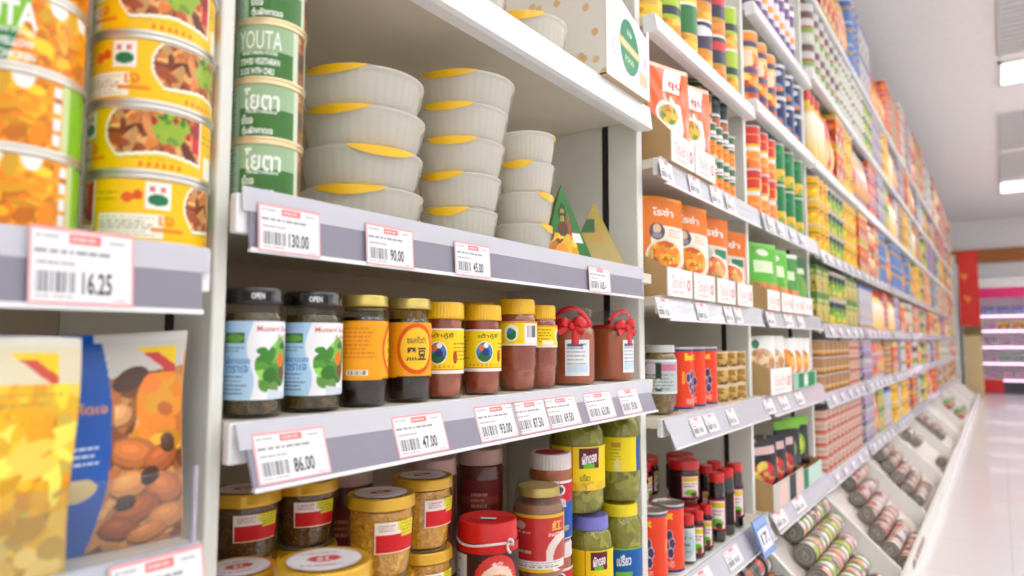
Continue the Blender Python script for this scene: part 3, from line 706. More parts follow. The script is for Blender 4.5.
MJ.put((xm2, D + .046, zr), facing(xm2, .67) + R(4), 'black-lidded mustard green jar marked open, second from the first upright', 'mustard green jars')

bp = [(.022, 0), (.027, .001), (.0295, .006), (.0305, .03), (.0305, .102), (.029, .110), (.0255, .118), (.025, .136)]
BL = Cv(260, 110, (250, 166, 20))
BL.ell(.52, .52, .14, .46, (226, 90, 24)); BL.ell(.52, .52, .115, .38, (250, 200, 40)); BL.text('黑豆', .52, .42, .24, (36, 26, 44), .15, .03); BL.text('ซอสถั่วดำ', .52, .68, .13, (60, 40, 40), .14, .02); BL.rect(.38, .66, 0, .03, (60, 40, 30))
BL.lines(.08, .34, .35, .9, 8, (206, 110, 20), 6); BL.rect(.14, .28, .08, .17, (240, 236, 220)); BL.bars(.15, .27, .09, .16, 3); BL.ell(.07, .13, .025, .06, (206, 170, 40)); BL.lines(.70, .96, .2, .9, 9, (206, 110, 20), 8)
BJ = jar('sauce_jar', bp, .112, 'c_black', (.0305, .0145, 'palegold', 0), [(BL, .034, .107, -PI, PI)])
xb1 = edge_x('R', 388, 350, .0305, D + .0405); xb2 = edge_x('R', 431, 350, .0305, D + .0405)
BJ.put((xb1, D + .0405, zr), facing(xb1, .66) + R(108 - 18), 'black bean sauce jar with gold lid, printed back of label turned out', 'black bean sauce jars')
BJ.put((xb2, D + .0405, zr), facing(xb2, .66) + R(14), 'black bean sauce jar with gold lid, black Chinese characters facing out', 'black bean sauce jars')

hp = [(.022, 0), (.0265, .001), (.0285, .008), (.0285, .012), (.0295, .03), (.030, .036), (.030, .100), (.0285, .109), (.0275, .114), (.0275, .132)]
HL = Cv(240, 100, (250, 214, 20)); HL.rect(0, 1, 0, .085, (246, 240, 230)); HL.rect(0, 1, .085, .11, (226, 140, 50)); HL.rect(0, 1, .965, 1, (246, 240, 226))
for u0 in (.5, 0, 1):
    HL.ell(u0, .46, .072, .25, (246, 244, 230)); HL.ell(u0, .46, .066, .23, (70, 130, 190)); HL.ell(u0, .36, .05, .12, (46, 110, 60)); HL.ell(u0 + .01, .46, .03, .09, (40, 60, 130)); HL.ell(u0 - .025, .56, .02, .07, (230, 120, 60)); HL.ell(u0 + .012, .62, .02, .06, (250, 240, 230))
    HL.text('เต้าหู้ยี้', u0 + .035, .83, .13, (40, 36, 20), .17, .02)
    for k in range(8): HL.ell(u0 - .12 + k * .034, .16, .008, .03, (236, 150, 30))
    HL.ell(u0 + .135, .36, .02, .14, (190, 50, 30))
HL.lines(.62, .86, .28, .70, 5, (150, 120, 20), 5); HL.lines(.14, .38, .28, .86, 7, (150, 120, 20), 6)
HJ = jar('bean_curd_jar', hp, .122, 'c_amber', (.0305, .024, 'yellowlid', 40), [(HL, .036, .1, -PI, PI)])
xh1 = edge_x('R', 463.5, 350, .030, D + .041); xh2 = edge_x('R', 501, 350, .030, D + .041)
gh = 'yellow-lidded bean curd jars'
HJ.put((xh1, D + .041, zr), facing(xh1, .66) + R(-14), 'yellow-lidded red bean curd jar beside the Chinese labelled sauce jar', gh)
HJ.put((xh2, D + .041, zr), facing(xh2, .66) + R(8), 'yellow-lidded red bean curd jar, second from the black sauce jars', gh)
# taller rounder jars
hp2 = [(.022, 0), (.028, .001), (.031, .008), (.0335, .032), (.0318, .034), (.0345, .044), (.0345, .072), (.0345, .115), (.032, .125), (.0285, .131), (.0285, .146)]
HL2 = Cv(170, 50, (250, 216, 20)); HL2.rect(0, 1, 0, .07, (246, 236, 220)); HL2.rect(0, 1, .93, 1, (236, 150, 60)); HL2.ell(.5, .52, .055, .34, (246, 244, 236)); HL2.ell(.5, .46, .038, .22, (30, 120, 60)); HL2.ell(.49, .6, .02, .12, (60, 140, 170))
HL2.rect(.60, .74, .1, .9, (244, 240, 240)); HL2.bars(.625, .72, .35, .82, 4); HL2.lines(.12, .4, .2, .85, 5, (120, 110, 20), 4); HL2.rect(.30, .42, .12, .3, (244, 240, 230))
HJ2 = jar('bean_curd_jar', hp2, .135, 'c_amber', (.0315, .026, 'yellowlid', 40), [(HL2, .075, .115, -PI, PI)])
xh3 = edge_x('R', 537, 350, .0345, D + .0455)
HJ2.put((xh3, D + .0455, zr), facing(xh3, .66) + R(-14), 'taller yellow-lidded bean curd jar with green emblem and barcode', gh)
xh4 = edge_x('R', 555.5, 350, .030, D + .0415)
HJ2.put((xh4 + .012, D + .0415 + .004, zr), facing(xh4, .66) + R(80), 'yellow-lidded bean curd jar just before the red ribbon jars', gh, (.87, .87, .955))
HJ2.put((.955, D + .135, zr), facing(.95, .75) + R(40), 'yellow-lidded bean curd jar standing behind in the second row', gh, (1.02, 1.02, .985))
for i, x in enumerate((.60, .69, .78, .865)):
    (BJ if i < 2 else HJ).put((x, D + .135, zr), facing(x, .75) + R(60), f'{"gold" if i < 2 else "yellow"}-lidded jar in the shaded second row, {ORD[i]} from the near end', 'jars in the second row of the middle shelf')

# ribbon jars
rp = [(.036, 0), (.043, .002), (.046, .010), (.0465, .095), (.045, .104), (.038, .112), (.0375, .118), (.040, .119), (.040, .140), (.038, .142)]
RC = Cv(44, 56, (236, 238, 238)); RC.lines(.1, .9, .08, .92, 8, (120, 130, 150), 3); RC.rect(.1, .7, .80, .88, (90, 100, 130)); RC.rect(.1, .9, .1, .3, (206, 226, 240))
def bow(seed):
    m = MB()
    for s in (-1, 1):
        pts = [(s * (.002 + .024 * t), -.0405 - .010 * math.sin(PI * t), .112 + .007 * math.sin(PI * t) * (1 if s < 0 else 1.3)) for t in np.linspace(0, 1, 8)]
        m.tube(pts, .008, 8, flat=.35); pts2 = [(s * (.002 + .022 * t), -.043 - .004 * t, .110 - .012 * t) for t in np.linspace(0, 1, 6)]
        m.tube(pts2, .006, 8, flat=.3)
    m.tube([(s * .012 + .004, -.042 - .006 * t, .110 - .034 * t) for s in (.3,) for t in np.linspace(0, 1, 6)], .007, 8, flat=.3)
    m.lathe([(.001, .104), (.006, .106), (.007, .111), (.005, .116), (.001, .117)], 10, cap0=False, cap1=False, ax=(0, -.046))
    m.lathe([(.0395, .109), (.0405, .110), (.0405, .115), (.0395, .116)], 40, cap0=False, cap1=False)
    return m
def loop(dx):
    m = MB(); pts = [(-.036 + .074 * t, -.026 - .012 * math.sin(PI * t), .112 + .032 * math.sin(PI * min(1, t * 1.05)) ** .6) for t in np.linspace(0, 1, 16)]
    return m.tube(pts, .0048, 8, flat=.45)
extra = [('ribbon_bow', bow(1).mesh('bow', M['ribbon']), None), ('ribbon_loop', loop(0).mesh('loop', M['ribbon']), None)]
RJ = jar('chilli_paste_jar', rp, .110, 'c_brown', (.0412, .020, 'whitelid', 0), [(RC, .018, .085, R(-14), R(46))], extra=extra)
RJ.parts[2] = ('lid', (lambda l: (setattr(l, 'v', [v + np.array([0, 0, .126]) for v in l.v]), l.mesh('clear_lid', M['film']))[1])(twist_lid(.0418, .019, 'film')), None)
xr1 = edge_x('R', 597, 350, .0465, D + .052); xr2 = edge_x('R', 634, 350, .0465, D + .052)
RJ.put((xr1 - .004, D + .053, zr), facing(xr1, .67) + R(0), 'jar of brown chilli paste with red ribbon, next to the yellow lids', 'ribbon-tied chilli paste jars')
RJ.put((xr2, D + .053, zr), facing(xr2, .67) + R(44), 'jar of brown chilli paste with red ribbon, against the second upright', 'ribbon-tied chilli paste jars')

# lower shelf of the second bay: jars in stacks
zb = -.5115
def gold_jar(content, r, h, ang, seed):
    prof = [(r * .72, 0), (r * .80, .002), (r * .86, .01), (r * .93, h * .45), (r * .96, h * .72), (r * .93, h * .80), (r * .90, h * .84), (r * .90, h * .95)]
    cv = Cv(60, 40, (214, 24, 30)); cv.rect(0, 1, .6, 1, (240, 232, 222)); cv.put((cv.U > .52 + .1 * (cv.V < .7)) & (cv.V > .5), (232, 214, 40)); cv.lines(.1, .5, .68, .92, 3, (200, 110, 110), 3); cv.lines(.58, .98, .55, .95, 4, (150, 140, 40), 4); cv.rect(0, 1, 0, .06, (250, 220, 180)); cv.rect(0, .03, 0, 1, (250, 236, 220))
    top = Cv(40, 40, (210, 200, 206)); top.ell(.5, .5, .5, .5, (226, 222, 224)); top.ell(.5, .52, .22, .14, (196, 60, 64)); top.text('红', .5, .52, .2, (240, 220, 220), .2, .02); top.lines(.15, .85, .16, .32, 1, (170, 110, 120), 5); top.lines(.15, .85, .7, .84, 1, (170, 110, 120), 6)
    k = jar('preserve_jar', prof, h * .82, content, (r, .0165, 'goldlid', 0), [(cv, h * .34, h * .72, R(-38), R(38))], z_lid=h - .0165)
    k.parts.append(('lid_print', disc(top, r * .76, h + .0003).mesh('lid_print', M['paper']), 'lid'))
    k.r, k.h = r, h; return k
GJd = gold_jar('c_dark', .0425, .0863, 0, 1); GJy = gold_jar('c_beans', .0435, .1062, 0, 2); GJf = gold_jar('c_beans', .056, .0873, 0, 3)
gg = 'gold-lidded preserve jars'
ent = [('near corner column', GJd, .505, .760, 4, 20), ('second column from the upright', GJd, .590, .754, 4, 18), ('rear column, under the sauce jars', GJd, .640, .842, 4, 0)]
lv4b = ['lowest', 'second up', 'third up', 'topmost']
for nm, K, x, y, n, an in ent:
    for k in range(n): K.put((x, y, zb + k * .0834), facing(x, y) + R(an), f'gold-lidded jar of dark preserve, {lv4b[k]} in the {nm}', gg, (1, 1, .962))
xg = edge_x('R', 417, 540, .0435, D + .054); xg2 = edge_x('R', 463.5, 520, .0435, D + .075)
for (x, y, nm, an) in ((xg, D + .060, 'front column with red label', 20), (xg2, D + .098, 'column beside the red lid', 34)):
    for k in range(3): GJy.put((x, y, zb + k * .1042), facing(x, y) + R(an + 8), f'gold-lidded jar of yellow soy beans, {["lowest", "middle", "topmost"][k]} in the {nm}', gg, (1.05, 1.05, .977))
xf = edge_x('R', 373, 560, .056, D + .045 - .0); 
for k in range(3): GJf.put((.489, .592, zb + k * .0945), facing(.556, .62) + R(5), f'wide gold-lidded preserve jar at the shelf front, {["lowest", "middle", "topmost"][k]} of three', gg, (.90, .90, 1.075))
for k in range(3): GJf.put((.4495, .684, zb + k * .0896), facing(.44, .62) + R(15), f'wide gold-lidded preserve jar by the first upright, {["lowest", "middle", "topmost"][k]} of three', gg, (.75, .75, 1.02))
# pink-lidded jars behind
dp = [(.036, 0), (.042, .002), (.045, .01), (.045, .118), (.040, .126), (.038, .130), (.038, .146)]
DL = Cv(60, 40, (120, 40, 36)); DL.rect(0, 1, .4, .6, (150, 60, 50)); DL.lines(.3, .7, .3, .7, 3, (200, 150, 130), 3)
PJ = jar('paste_jar', dp, .124, 'c_red', (.0425, .028, 'pinklid', 0), [(DL, .03, .10, R(-50), R(50))])
for i, (x, y) in enumerate(((.885, .80), (1.02, .80), (.75, .86))):
    for k in range(2): PJ.put((x, y, zb + .018 + k * .163 - .018), facing(x, y), f'dusty pink-lidded jar in the shade behind, {["lower", "upper"][k]} of the {ORD[i]} rear stack', 'pink-lidded jars at the back of the low shelf')
# red-lidded tub
rl = [(.040, 0), (.046, .002), (.048, .008), (.048, .085), (.046, .092), (.044, .096), (.044, .11)]
RL = Cv(120, 50, (60, 30, 30)); RL.rect(.12, .42, .06, .8, (214, 222, 228)); RL.lines(.14, .40, .1, .76, 6, (110, 120, 140), 3); RL.rect(0, 1, .84, 1, (206, 20, 24)); RL.ell(.58, .36, .12, .46, (214, 60, 50)); RL.ell(.58, .30, .095, .34, (240, 214, 190)); RL.food(RL.ell_mask(.58, .24, .08, .24), [(230, 140, 40), (240, 190, 70), (200, 60, 40)], 14, 3, .16); RL.text('辣', .58, .6, .2, (250, 230, 220), .06, .03)
st = MB().tube([(.0475 * math.sin(R(a)), -.0475 * math.cos(R(a)), .086 + .002 * math.sin(a / 20)) for a in range(-80, 50, 8)] + [(.042 + .004 * math.cos(t), -.034 - .002 * t, .086 + .009 * math.sin(t)) for t in np.linspace(0, 5, 10)], .0022, 6)
RT = jar('red_lidded_jar', rl, .09, 'c_red', (.0475, .030, 'redlid', 0), [(RL, .004, .086, -PI, PI)], extra=[('white_string', st.mesh('string', M['whitelid']), None)])
WT = Cv(20, 12, (236, 236, 238)); WT.lines(.1, .9, .2, .8, 2, (110, 110, 120), 3)
RT.parts.append(('lid_sticker', MB().sheet(WT, lambda u, v: (-.008 + .024 * u, -.02 + .010 * v, .1190)).mesh('sticker', M['tag'], False), 'lid'))
xt = edge_x('R', 518, 540, .048, D + .052)
for k in range(2): RT.put((xt, D + .052, zb + .0005 + k * .1185), facing(xt, .67) + R(-10), f'black and red jar with bright red lid, {["lower", "upper"][k]} of two beside the soy beans', 'red-lidded jars')
# red label jar under a plastic sleeve
rlp = [(.034, 0), (.041, .002), (.043, .010), (.0435, .112), (.040, .124), (.0345, .132), (.034, .146)]
CL = Cv(130, 80, (206, 40, 34)); CL.rect(0, 1, 0, .06, (240, 196, 40)); CL.rect(0, 1, .94, 1, (240, 196, 40)); CL.rect(.27, .30, 0, 1, (244, 200, 40)); CL.rect(.72, .75, 0, 1, (244, 200, 40))
CL.rect(.3, .72, .06, .94, (210, 44, 40)); CL.ell(.70, .30, .14, .36, (240, 226, 214)); CL.ell(.72, .25, .11, .28, (206, 70, 56)); CL.rect(.3, .72, .06, .2, (236, 230, 226)); CL.lines(.32, .7, .08, .19, 3, (110, 110, 120), 3)
CL.ell(.39, .80, .04, .07, (236, 190, 180)); CL.lines(.33, .47, .64, .72, 1, (240, 220, 210), 3); CL.text('红', .64, .80, .17, (246, 210, 60), .08, .02); CL.text('PASTE', .63, .64, .06, (250, 236, 226), .1, .02); CL.lines(.33, .48, .3, .4, 1, (240, 200, 190), 4)
sl = MB().lathe([(.0455, .03), (.0455, .118), (.040, .140), (.037, .157), (.036, .161)], 32, cap0=False, cap1=False)
LJ = jar('paste_jar', rlp, .122, 'c_paste', (.037, .0155, 'palegold', 0), [(CL, .014, .108, -PI, PI)], extra=[('clear_sleeve', sl.mesh('sleeve', M['film']), None)])
xl = edge_x('R', 564, 540, .0435, D + .0475)
LJ.put((xl, D + .0475, -.237 - .161), facing(xl, .67) + R(-6), 'paste jar with red and gold label under a clear sleeve', 'paste jars on the low shelf')
LJ.put((xl, D + .0475, zb), facing(xl, .67) + R(-6), 'paste jar with red and gold label carrying the sleeved one', 'paste jars on the low shelf', (1, 1, (-.237 - .161 - zb) / .1605))
# white lid anchovy jar
wp = [(.036, 0), (.042, .002), (.0435, .008), (.0435, .12), (.041, .130), (.039, .134), (.039, .15)]
AL = Cv(130, 80, (206, 24, 44)); AL.put(AL.V < .40 + .25 * np.abs(np.sin((AL.U - .5) * 6)), (20, 84, 170)); AL.rect(0, 1, .95, 1, (236, 226, 226)); AL.rect(0, 1, 0, .03, (236, 226, 226)); AL.ell(.62, .84, .05, .09, (236, 236, 236)); AL.ell(.62, .84, .035, .06, (40, 40, 60)); AL.text('红烧鱼', .56, .62, .16, (250, 246, 246), .24, .03); AL.text('ANCHOVY', .54, .30, .09, (246, 214, 40), .2, .02, slope=.1); AL.text('PRESERVED', .62, .18, .08, (246, 214, 40), .18, .02, slope=.1)
rd = Cv(24, 24, (206, 60, 60))
AJ = jar('anchovy_jar', wp, .130, 'c_brown', (.0425, .029, 'whitelid', 36), [(AL, .006, .110, -PI, PI)], extra=[('lid_disc', disc(rd, .031, .1578).mesh('lid_disc', M['paper']), 'lid')])
xp1 = edge_x('R', 609, 470, .0555, .688); xa = edge_x('R', 580, 510, .040, D + .068) - .009
print('AJ', xa - .004, 'LJ', xl, 'KP1', xp1 - .012)
for k in range(2): AJ.put((xa - .004, D + .0475 + .030, [zb, -.3625][k]), facing(xa, .69) + R(-20), f'white-lidded anchovy jar with red and blue label, {["lower", "upper"][k]} of two', 'anchovy jars', (.92, .92, 1 if k else (-.3625 - zb) / .1585))
# pickle jars
pp = [(.034, 0), (.044, .003), (.050, .014), (.052, .04), (.0515, .10), (.0525, .125), (.050, .146), (.042, .158), (.038, .162), (.038, .178)]
def pl(bg, panel_c, txt, sub):
    c = Cv(130, 70, bg); c.rect(.36, .66, 0, 1, bg); c.rect(.44, .74, .5, .96, panel_c); c.text(txt, .59, .74, .26, (250, 250, 250), .22, .03, slope=.12); c.rect(.50, .66, .5, .6, (110, 190, 50)); c.text(sub, .52, .3, .16, (40, 90, 30), .14, .02); c.food(c.V < .2, [(240, 200, 30), (200, 170, 30), (226, 180, 60)], 20, 3, .15); c.rect(.34, .365, 0, 1, (236, 120, 30)); return c
L1 = pl((246, 216, 20), (110, 30, 50), 'ผักดอง', 'เปรี้ยว'); L2 = pl((248, 220, 20), (248, 222, 30), '', '') if False else Cv(130, 70, (248, 222, 24))
L2.rect(.36, .62, .2, .95, (248, 222, 24)); L2.rect(.42, .58, .7, .84, (206, 150, 40)); L2.lines(.4, .6, .3, .68, 4, (150, 140, 40), 3); L2.ell(.52, .18, .05, .2, (236, 226, 150)); L2.rect(.86, 1, 0, 1, (40, 90, 160))
L3 = Cv(130, 70, (20, 96, 170)); L3.text('เปรี้ยว', .56, .62, .36, (250, 250, 252), .24, .03, slope=.1); L3.rect(.42, .7, .1, .24, (120, 190, 50)); L3.rect(0, 1, .95, 1, (140, 190, 60))
KP1 = jar('pickle_jar', pp, .172, 'c_pickle', (.042, .0265, 'purplelid', 40), [(L1, .045, .122, R(-75), R(75))], glass='greenglass')
KP2 = jar('pickle_jar', pp, .172, 'c_pickle', (.042, .0265, 'limelid', 40), [(L2, .06, .125, R(-75), R(75))], glass='greenglass')
KP3 = jar('pickle_jar', pp, .172, 'c_pickle', (.042, .0265, 'limelid', 40), [(L3, .03, .095, R(-75), R(75))], glass='greenglass')
xp2 = edge_x('R', 641, 470, .049, .680)
gp = 'pickled vegetable jars'
KP1.put((xp1 + .006, .700, -.333), facing(xp1, .68) + R(14), 'olive pickle jar with maroon and yellow label, upper of its pair', gp, (1.06, 1.06, 1.08))
KP2.put((xp2, .680, -.333), facing(xp2, .68) + R(-4), 'olive pickle jar with plain yellow label against the second upright', gp, (.94, .94, 1.08))
KP1.put((xp1 + .012, .675, zb), facing(xp1, .68) + R(10), 'violet-lidded pickle jar beneath the maroon labelled one', gp, (.85, .85, (-.333 - zb) / .1895))
KP3.put((xp2 - .004, .676, zb), facing(xp2, .68) + R(2), 'yellow-lidded pickle jar with blue label at the second upright', gp, (.92, .92, (-.333 - zb) / .1895))

# on the top shelf: bowls in film, open carton
B1.put((1.040, D + .092, .5275), facing(1.04, .7) + R(-5), 'clear-wrapped bowl with yellow tab on the top shelf before the carton', 'bowls on the top shelf', (.95, .95, 1.25))
B1.put((.845, D + .092, .5275), facing(.85, .7) + R(80), 'clear-wrapped bowl on the top shelf at the picture edge', 'bowls on the top shelf', (.95, .95, 1.25))
w, d, h = .202, .25, .157
cm = MB()
FC = Cv(90, 80, (244, 242, 238)); FC.ell(.52, .52, .22, .34, (40, 136, 96)); FC.ell(.52, .52, .20, .31, (52, 146, 104)); FC.rect(.29, .75, .46, .58, (206, 190, 90)); FC.text('VEGETARIAN', .52, .52, .07, (250, 246, 220), .42, .03); FC.text('เจ', .52, .70, .07, (220, 236, 220), .1, .02); FC.text('FOOD', .52, .36, .07, (220, 226, 160), .2, .02)
FC.rect(.04, .16, .62, .92, (246, 176, 40)); FC.ell(.12, .40, .04, .07, (30, 120, 80)); FC.lines(.04, .2, .2, .32, 2, (90, 110, 110), 3); FC.rect(.74, .98, .18, .36, (250, 200, 160)); FC.ell(.90, .55, .05, .09, (226, 200, 230))
SCv = Cv(90, 110, (236, 232, 222)); rs = random.Random(5)
for _ in range(46): SCv.ell(rs.random(), rs.random(), .03, .026, (226, 180, 110), al=.8)
front_top = lambda u: h * (1.28 - .42 * u)
cm.sheet(FC, lambda u, v: ((u - .5) * w, -.0005, v * front_top(u)))
cm.sheet(Cv(8, 8, (176, 150, 112)), lambda u, v: ((.5 - u) * w, .003, v * front_top(1 - u)))
cm.sheet(SCv, lambda u, v: (-w / 2, (1 - u) * d, v * h * 1.95)); cm.sheet(Cv(8, 8, (190, 164, 124)), lambda u, v: (-w / 2 + .003, u * d, v * h * 1.95))
cm.sheet(Cv(8, 8, (240, 238, 234)), lambda u, v: (w / 2, u * d, v * h)); cm.sheet(Cv(8, 8, (190, 164, 124)), lambda u, v: (w / 2 - .003, (1 - u) * d, v * h))
cm.box(-w / 2, w / 2, 0, d, 0, .003, 0, (190, 164, 124)).box(-w / 2, w / 2, d - .003, d, 0, h * 1.9, 0, (214, 206, 190))
cm.box(-w / 2 - .001, -w / 2 + .028, -.001, .0, .003, h * 1.95, 0, (240, 238, 232)).box(w / 2 - .012, w / 2 + .0005, -.001, .002, 0, h * 1.0, 0, (242, 240, 236))
obj('display_carton', cm.mesh('display_carton', M['paper'], False), None, (1.272, .606, .5275), 0, 'open white carton with green oval emblem on the top shelf', 'carton')
bg = pouch('white_bag', .11, .26, .06, Cv(20, 20, (226, 224, 210)), seed=8)
bg.put((1.28, .74, .5315), R(-20), 'pale folded bag standing inside the open white carton')

# ================================================================== third bay
GS = Q
def script_flap(c2=(232, 110, 116)):
    c = Cv(70, 34, (246, 240, 234)); c.text('โรซ่า', .42, .52, .40, c2, .50, .0, .8); c.ell(.84, .46, .08, .20, c2); c.ell(.84, .46, .05, .12, (250, 220, 216)); c.lines(.2, .7, .12, .22, 1, (230, 150, 150), 3); return c
TR = tray('display_tray', .152, .28, .066, .15, script_flap())
TRb = tray('display_tray', .145, .14, .072, .16, script_flap((226, 100, 104)))
OP = Cv(90, 130, (238, 124, 20)); OP.rect(0, 1, .96, 1, (250, 160, 60)); OP.text('โรซ่า', .5, .84, .085, (252, 240, 226), .5, .03); OP.put(OP.ell_mask(.62, .52, .42, .30) & (OP.V < .70), (248, 238, 224)); OP.ell(.5, .40, .42, .17, (240, 224, 200)); OP.food(OP.ell_mask(.5, .40, .37, .145), [(236, 140, 20), (250, 176, 40), (226, 100, 24), (244, 200, 90), (250, 160, 30)], 70, 4, .045, 3); OP.ell(.34, .64, .17, .085, (96, 78, 84)); OP.ell(.34, .665, .09, .05, (226, 190, 160)); OP.ell(.34, .60, .11, .03, (150, 140, 150)); OP.lines(.60, .92, .58, .68, 3, (226, 130, 60), 3); OP.food(OP.V < .24, [(236, 120, 20), (246, 150, 40), (226, 100, 16)], 20, 5, .06)
OP2 = Cv(90, 130, (236, 118, 18)); OP2.text('โรซ่า', .5, .82, .10, (252, 240, 226), .62, .03); OP2.put((OP2.V < .66) & (OP2.V > .2) & (np.abs(OP2.U - .5) < .44), (226, 214, 196)); OP2.rect(.54, .90, .52, .62, (40, 130, 80)); OP2.ell(.48, .40, .42, .16, (250, 244, 236)); OP2.food(OP2.ell_mask(.48, .40, .37, .13), [(240, 140, 60), (226, 110, 60), (250, 190, 110), (236, 210, 150), (246, 160, 70)], 60, 7, .045, 3); OP2.ell(.32, .57, .15, .07, (196, 196, 184)); OP2.food(OP2.V < .2, [(236, 120, 20), (246, 150, 40), (226, 100, 16)], 20, 5, .06)
PKa = pouch('soup_pouch', .115, .175, .03, OP, seed=2); PKb = pouch('soup_pouch', .12, .175, .03, OP2, seed=4)
gt = 'trays of pouches in the third bay'
for k, x in enumerate((1.528, 1.692, 1.862, 2.03)):
    TR.put((x, .606, .1045), 0, f'brown tray with white printed flap, {ORD[k]} on the pouch shelf of the third bay', gt, (1.0 if k < 3 else .95, 1, 1))
for k, (x, y, r_, K, s) in enumerate([(1.522, .645, -34, PKa, (1, 1, 1.34)), (1.53, .70, -34, PKa, (1, 1, 1.36)), (1.69, .645, -28, PKa, (1.12, 1, 1.38)), (1.695, .70, -28, PKa, (1.1, 1, 1.38)), (1.86, .645, -28, PKb, (1.08, 1, 1.36)), (1.865, .70, -28, PKb, (1.08, 1, 1.36)), (2.025, .65, -40, PKb, (1, 1, 1.26)), (2.03, .71, -40, PKb, (1, 1, 1.28))]):
    K.put((x, y, .108), R(r_), f'orange soup pouch, {["front", "second"][k % 2]} one in the {ORD[k // 2]} tray of the third bay', 'orange soup pouches', s)
gt2 = 'trays of soup bags in the third bay'
for k, x in enumerate((1.563, 1.717)): TRb.put((x, .606, .4225), 0, f'brown tray with pink-printed flap, {ORD[k]} tray of shiny bags', gt2, (1.02, 1, 1))
WB = Cv(90, 120, (240, 104, 30)); sw = np.abs(WB.U - .52 - .32 * (WB.V - .5) - .08 * np.sin(WB.V * 6)) < .2; WB.put(sw, (248, 240, 234)); WB.ell(.42, .50, .26, .14, (250, 244, 232)); WB.food(WB.ell_mask(.42, .49, .21, .10), [(240, 170, 60), (250, 200, 80), (110, 150, 50), (230, 140, 50)], 30, 4, .05)
WB.text('ซุป', .62, .80, .10, (214, 50, 40), .34, .03); WB.food((WB.V > .62) & (WB.V < .72) & sw, [(226, 70, 50), (240, 130, 60), (250, 220, 200)], 20, 3, .05); WB.rect(0, 1, .95, 1, (250, 210, 180)); WB.food((WB.V < .3), [(240, 110, 30), (246, 150, 60), (250, 200, 150), (220, 80, 30)], 40, 9, .07)
WBK = pouch('snack_bag', .135, .255, .045, WB, seed=6, gusset=.3)
for k, (x, y, r_) in enumerate([(1.562, .642, -26), (1.566, .70, -26), (1.716, .642, -26), (1.72, .70, -26)]): WBK.put((x, y, .4265), R(r_), f'shiny orange and white soup bag, {ORD[k]} from the near end of the trays', 'shiny soup bags')
VG = Cv(80, 100, (244, 140, 30)); VG.rect(0, 1, .90, 1, (30, 100, 60)); VG.rect(0, 1, .76, .90, (240, 236, 230)); VG.rect(0, 1, .82, .85, (190, 60, 70)); VG.rect(0, 1, .68, .77, (30, 120, 66)); VG.text('VEGETABLES', .5, .725, .04, (230, 240, 230), .3, .03); VG.food(VG.V < .64, [(246, 150, 30), (252, 170, 50), (236, 120, 20), (250, 190, 90)], 60, 3, .10); VG.food((VG.V < .34) & (VG.V > .26), [(90, 60, 50), (60, 90, 50)], 20, 5, .06)
VC = tin_can('vegetable_can', VG, .043, .15)
VT = Cv(80, 80, (246, 138, 28)); VT.rect(0, 1, .78, 1, (70, 110, 70)); VT.rect(0, 1, .58, .78, (236, 234, 230)); VT.rect(0, 1, .62, .66, (190, 60, 80)); VT.rect(0, 1, .48, .58, (40, 120, 70)); VT.food(VT.V < .44, [(248, 140, 24), (252, 164, 50), (240, 120, 16)], 50, 3, .10)
VS = tin_can('vegetable_can', VT, .026, .098)
VC.put((1.70, .80, .4225), R(-70), 'large orange vegetable can with green band, standing behind the soup bags', 'vegetable cans in the third bay')
VC.put((1.80, .80, .4225), R(-60), 'large orange vegetable can lower down behind the second tray', 'vegetable cans in the third bay')
VC.put((1.80, .80, .5730), R(-66), 'large orange vegetable can stacked on top behind the second tray', 'vegetable cans in the third bay')
for c in range(5):
    for k in range(2): VS.put((1.822 + c * .0555, .655, .4225 + k * .0984), R(-66 + 8 * c), f'slim orange vegetable can, {["lower", "upper"][k]} row, {ORD[c]} from the trays', 'small vegetable cans')
VL = Cv(60, 90, (240, 140, 40)); VL.rect(0, 1, .9, 1, (30, 90, 60)); VL.food(VL.V < .9, [(246, 150, 40), (250, 170, 60), (90, 50, 40), (240, 120, 30)], 60, 3, .1); VL.rect(0, 1, .28, .36, (70, 60, 60)); VL.rect(0, 1, .70, .76, (60, 90, 60))
VLd = Cv(60, 90, (50, 60, 60)); VLd.food(VLd.V < .4, [(170, 90, 50), (200, 110, 60)], 30, 3, .1); VLd.rect(0, 1, .78, .9, (90, 110, 110)); VLd.rect(0, 1, .45, .52, (226, 226, 220))
KVL = flat_can('vegetable_can', VL, .034, .115); KVD = flat_can('vegetable_can', VLd, .034, .118)
for c in range(4): (KVL if c < 2 else KVD).put((1.85 + c * .073, .69, .6200), R(-60), f'tall {"orange" if c < 2 else "dark"} vegetable can on the stacked slim cans, {ORD[c]} along', 'tall vegetable cans')
# top shelf of the third bay
def simple_cv(w, h, cols, seed, food=None):
    c = Cv(w, h, cols[0]); rs = random.Random(seed); v = 0.
    for q in cols[1:]:
        a = rs.uniform(.05, .8); c.rect(0, 1, a, a + rs.uniform(.08, .25), q)
    if food: c.food(c.V < .5, food, 24, seed, .14)
    return c
tb = [Cv(50, 70, (36, 120, 50)), Cv(50, 70, (60, 50, 80)), Cv(50, 70, (54, 52, 70)), Cv(50, 70, (170, 200, 30))]
tb[0].food(tb[0].V < .42, [(250, 180, 30), (246, 160, 20), (252, 200, 70)], 30, 1, .12); tb[1].food(tb[1].V < .42, [(250, 180, 40), (246, 160, 30)], 30, 2, .12); tb[1].ell(.5, .8, .2, .12, (240, 236, 240)); tb[2].food(tb[2].V < .40, [(240, 170, 40), (230, 140, 40)], 30, 3, .12); tb[2].rect(0, 1, .7, .9, (214, 50, 60)); tb[3].food(tb[3].V < .36, [(246, 160, 30), (250, 190, 60)], 30, 4, .12); tb[3].rect(0, 1, .45, .62, (50, 60, 60))
dn = ['green', 'violet', 'navy and red', 'lime']
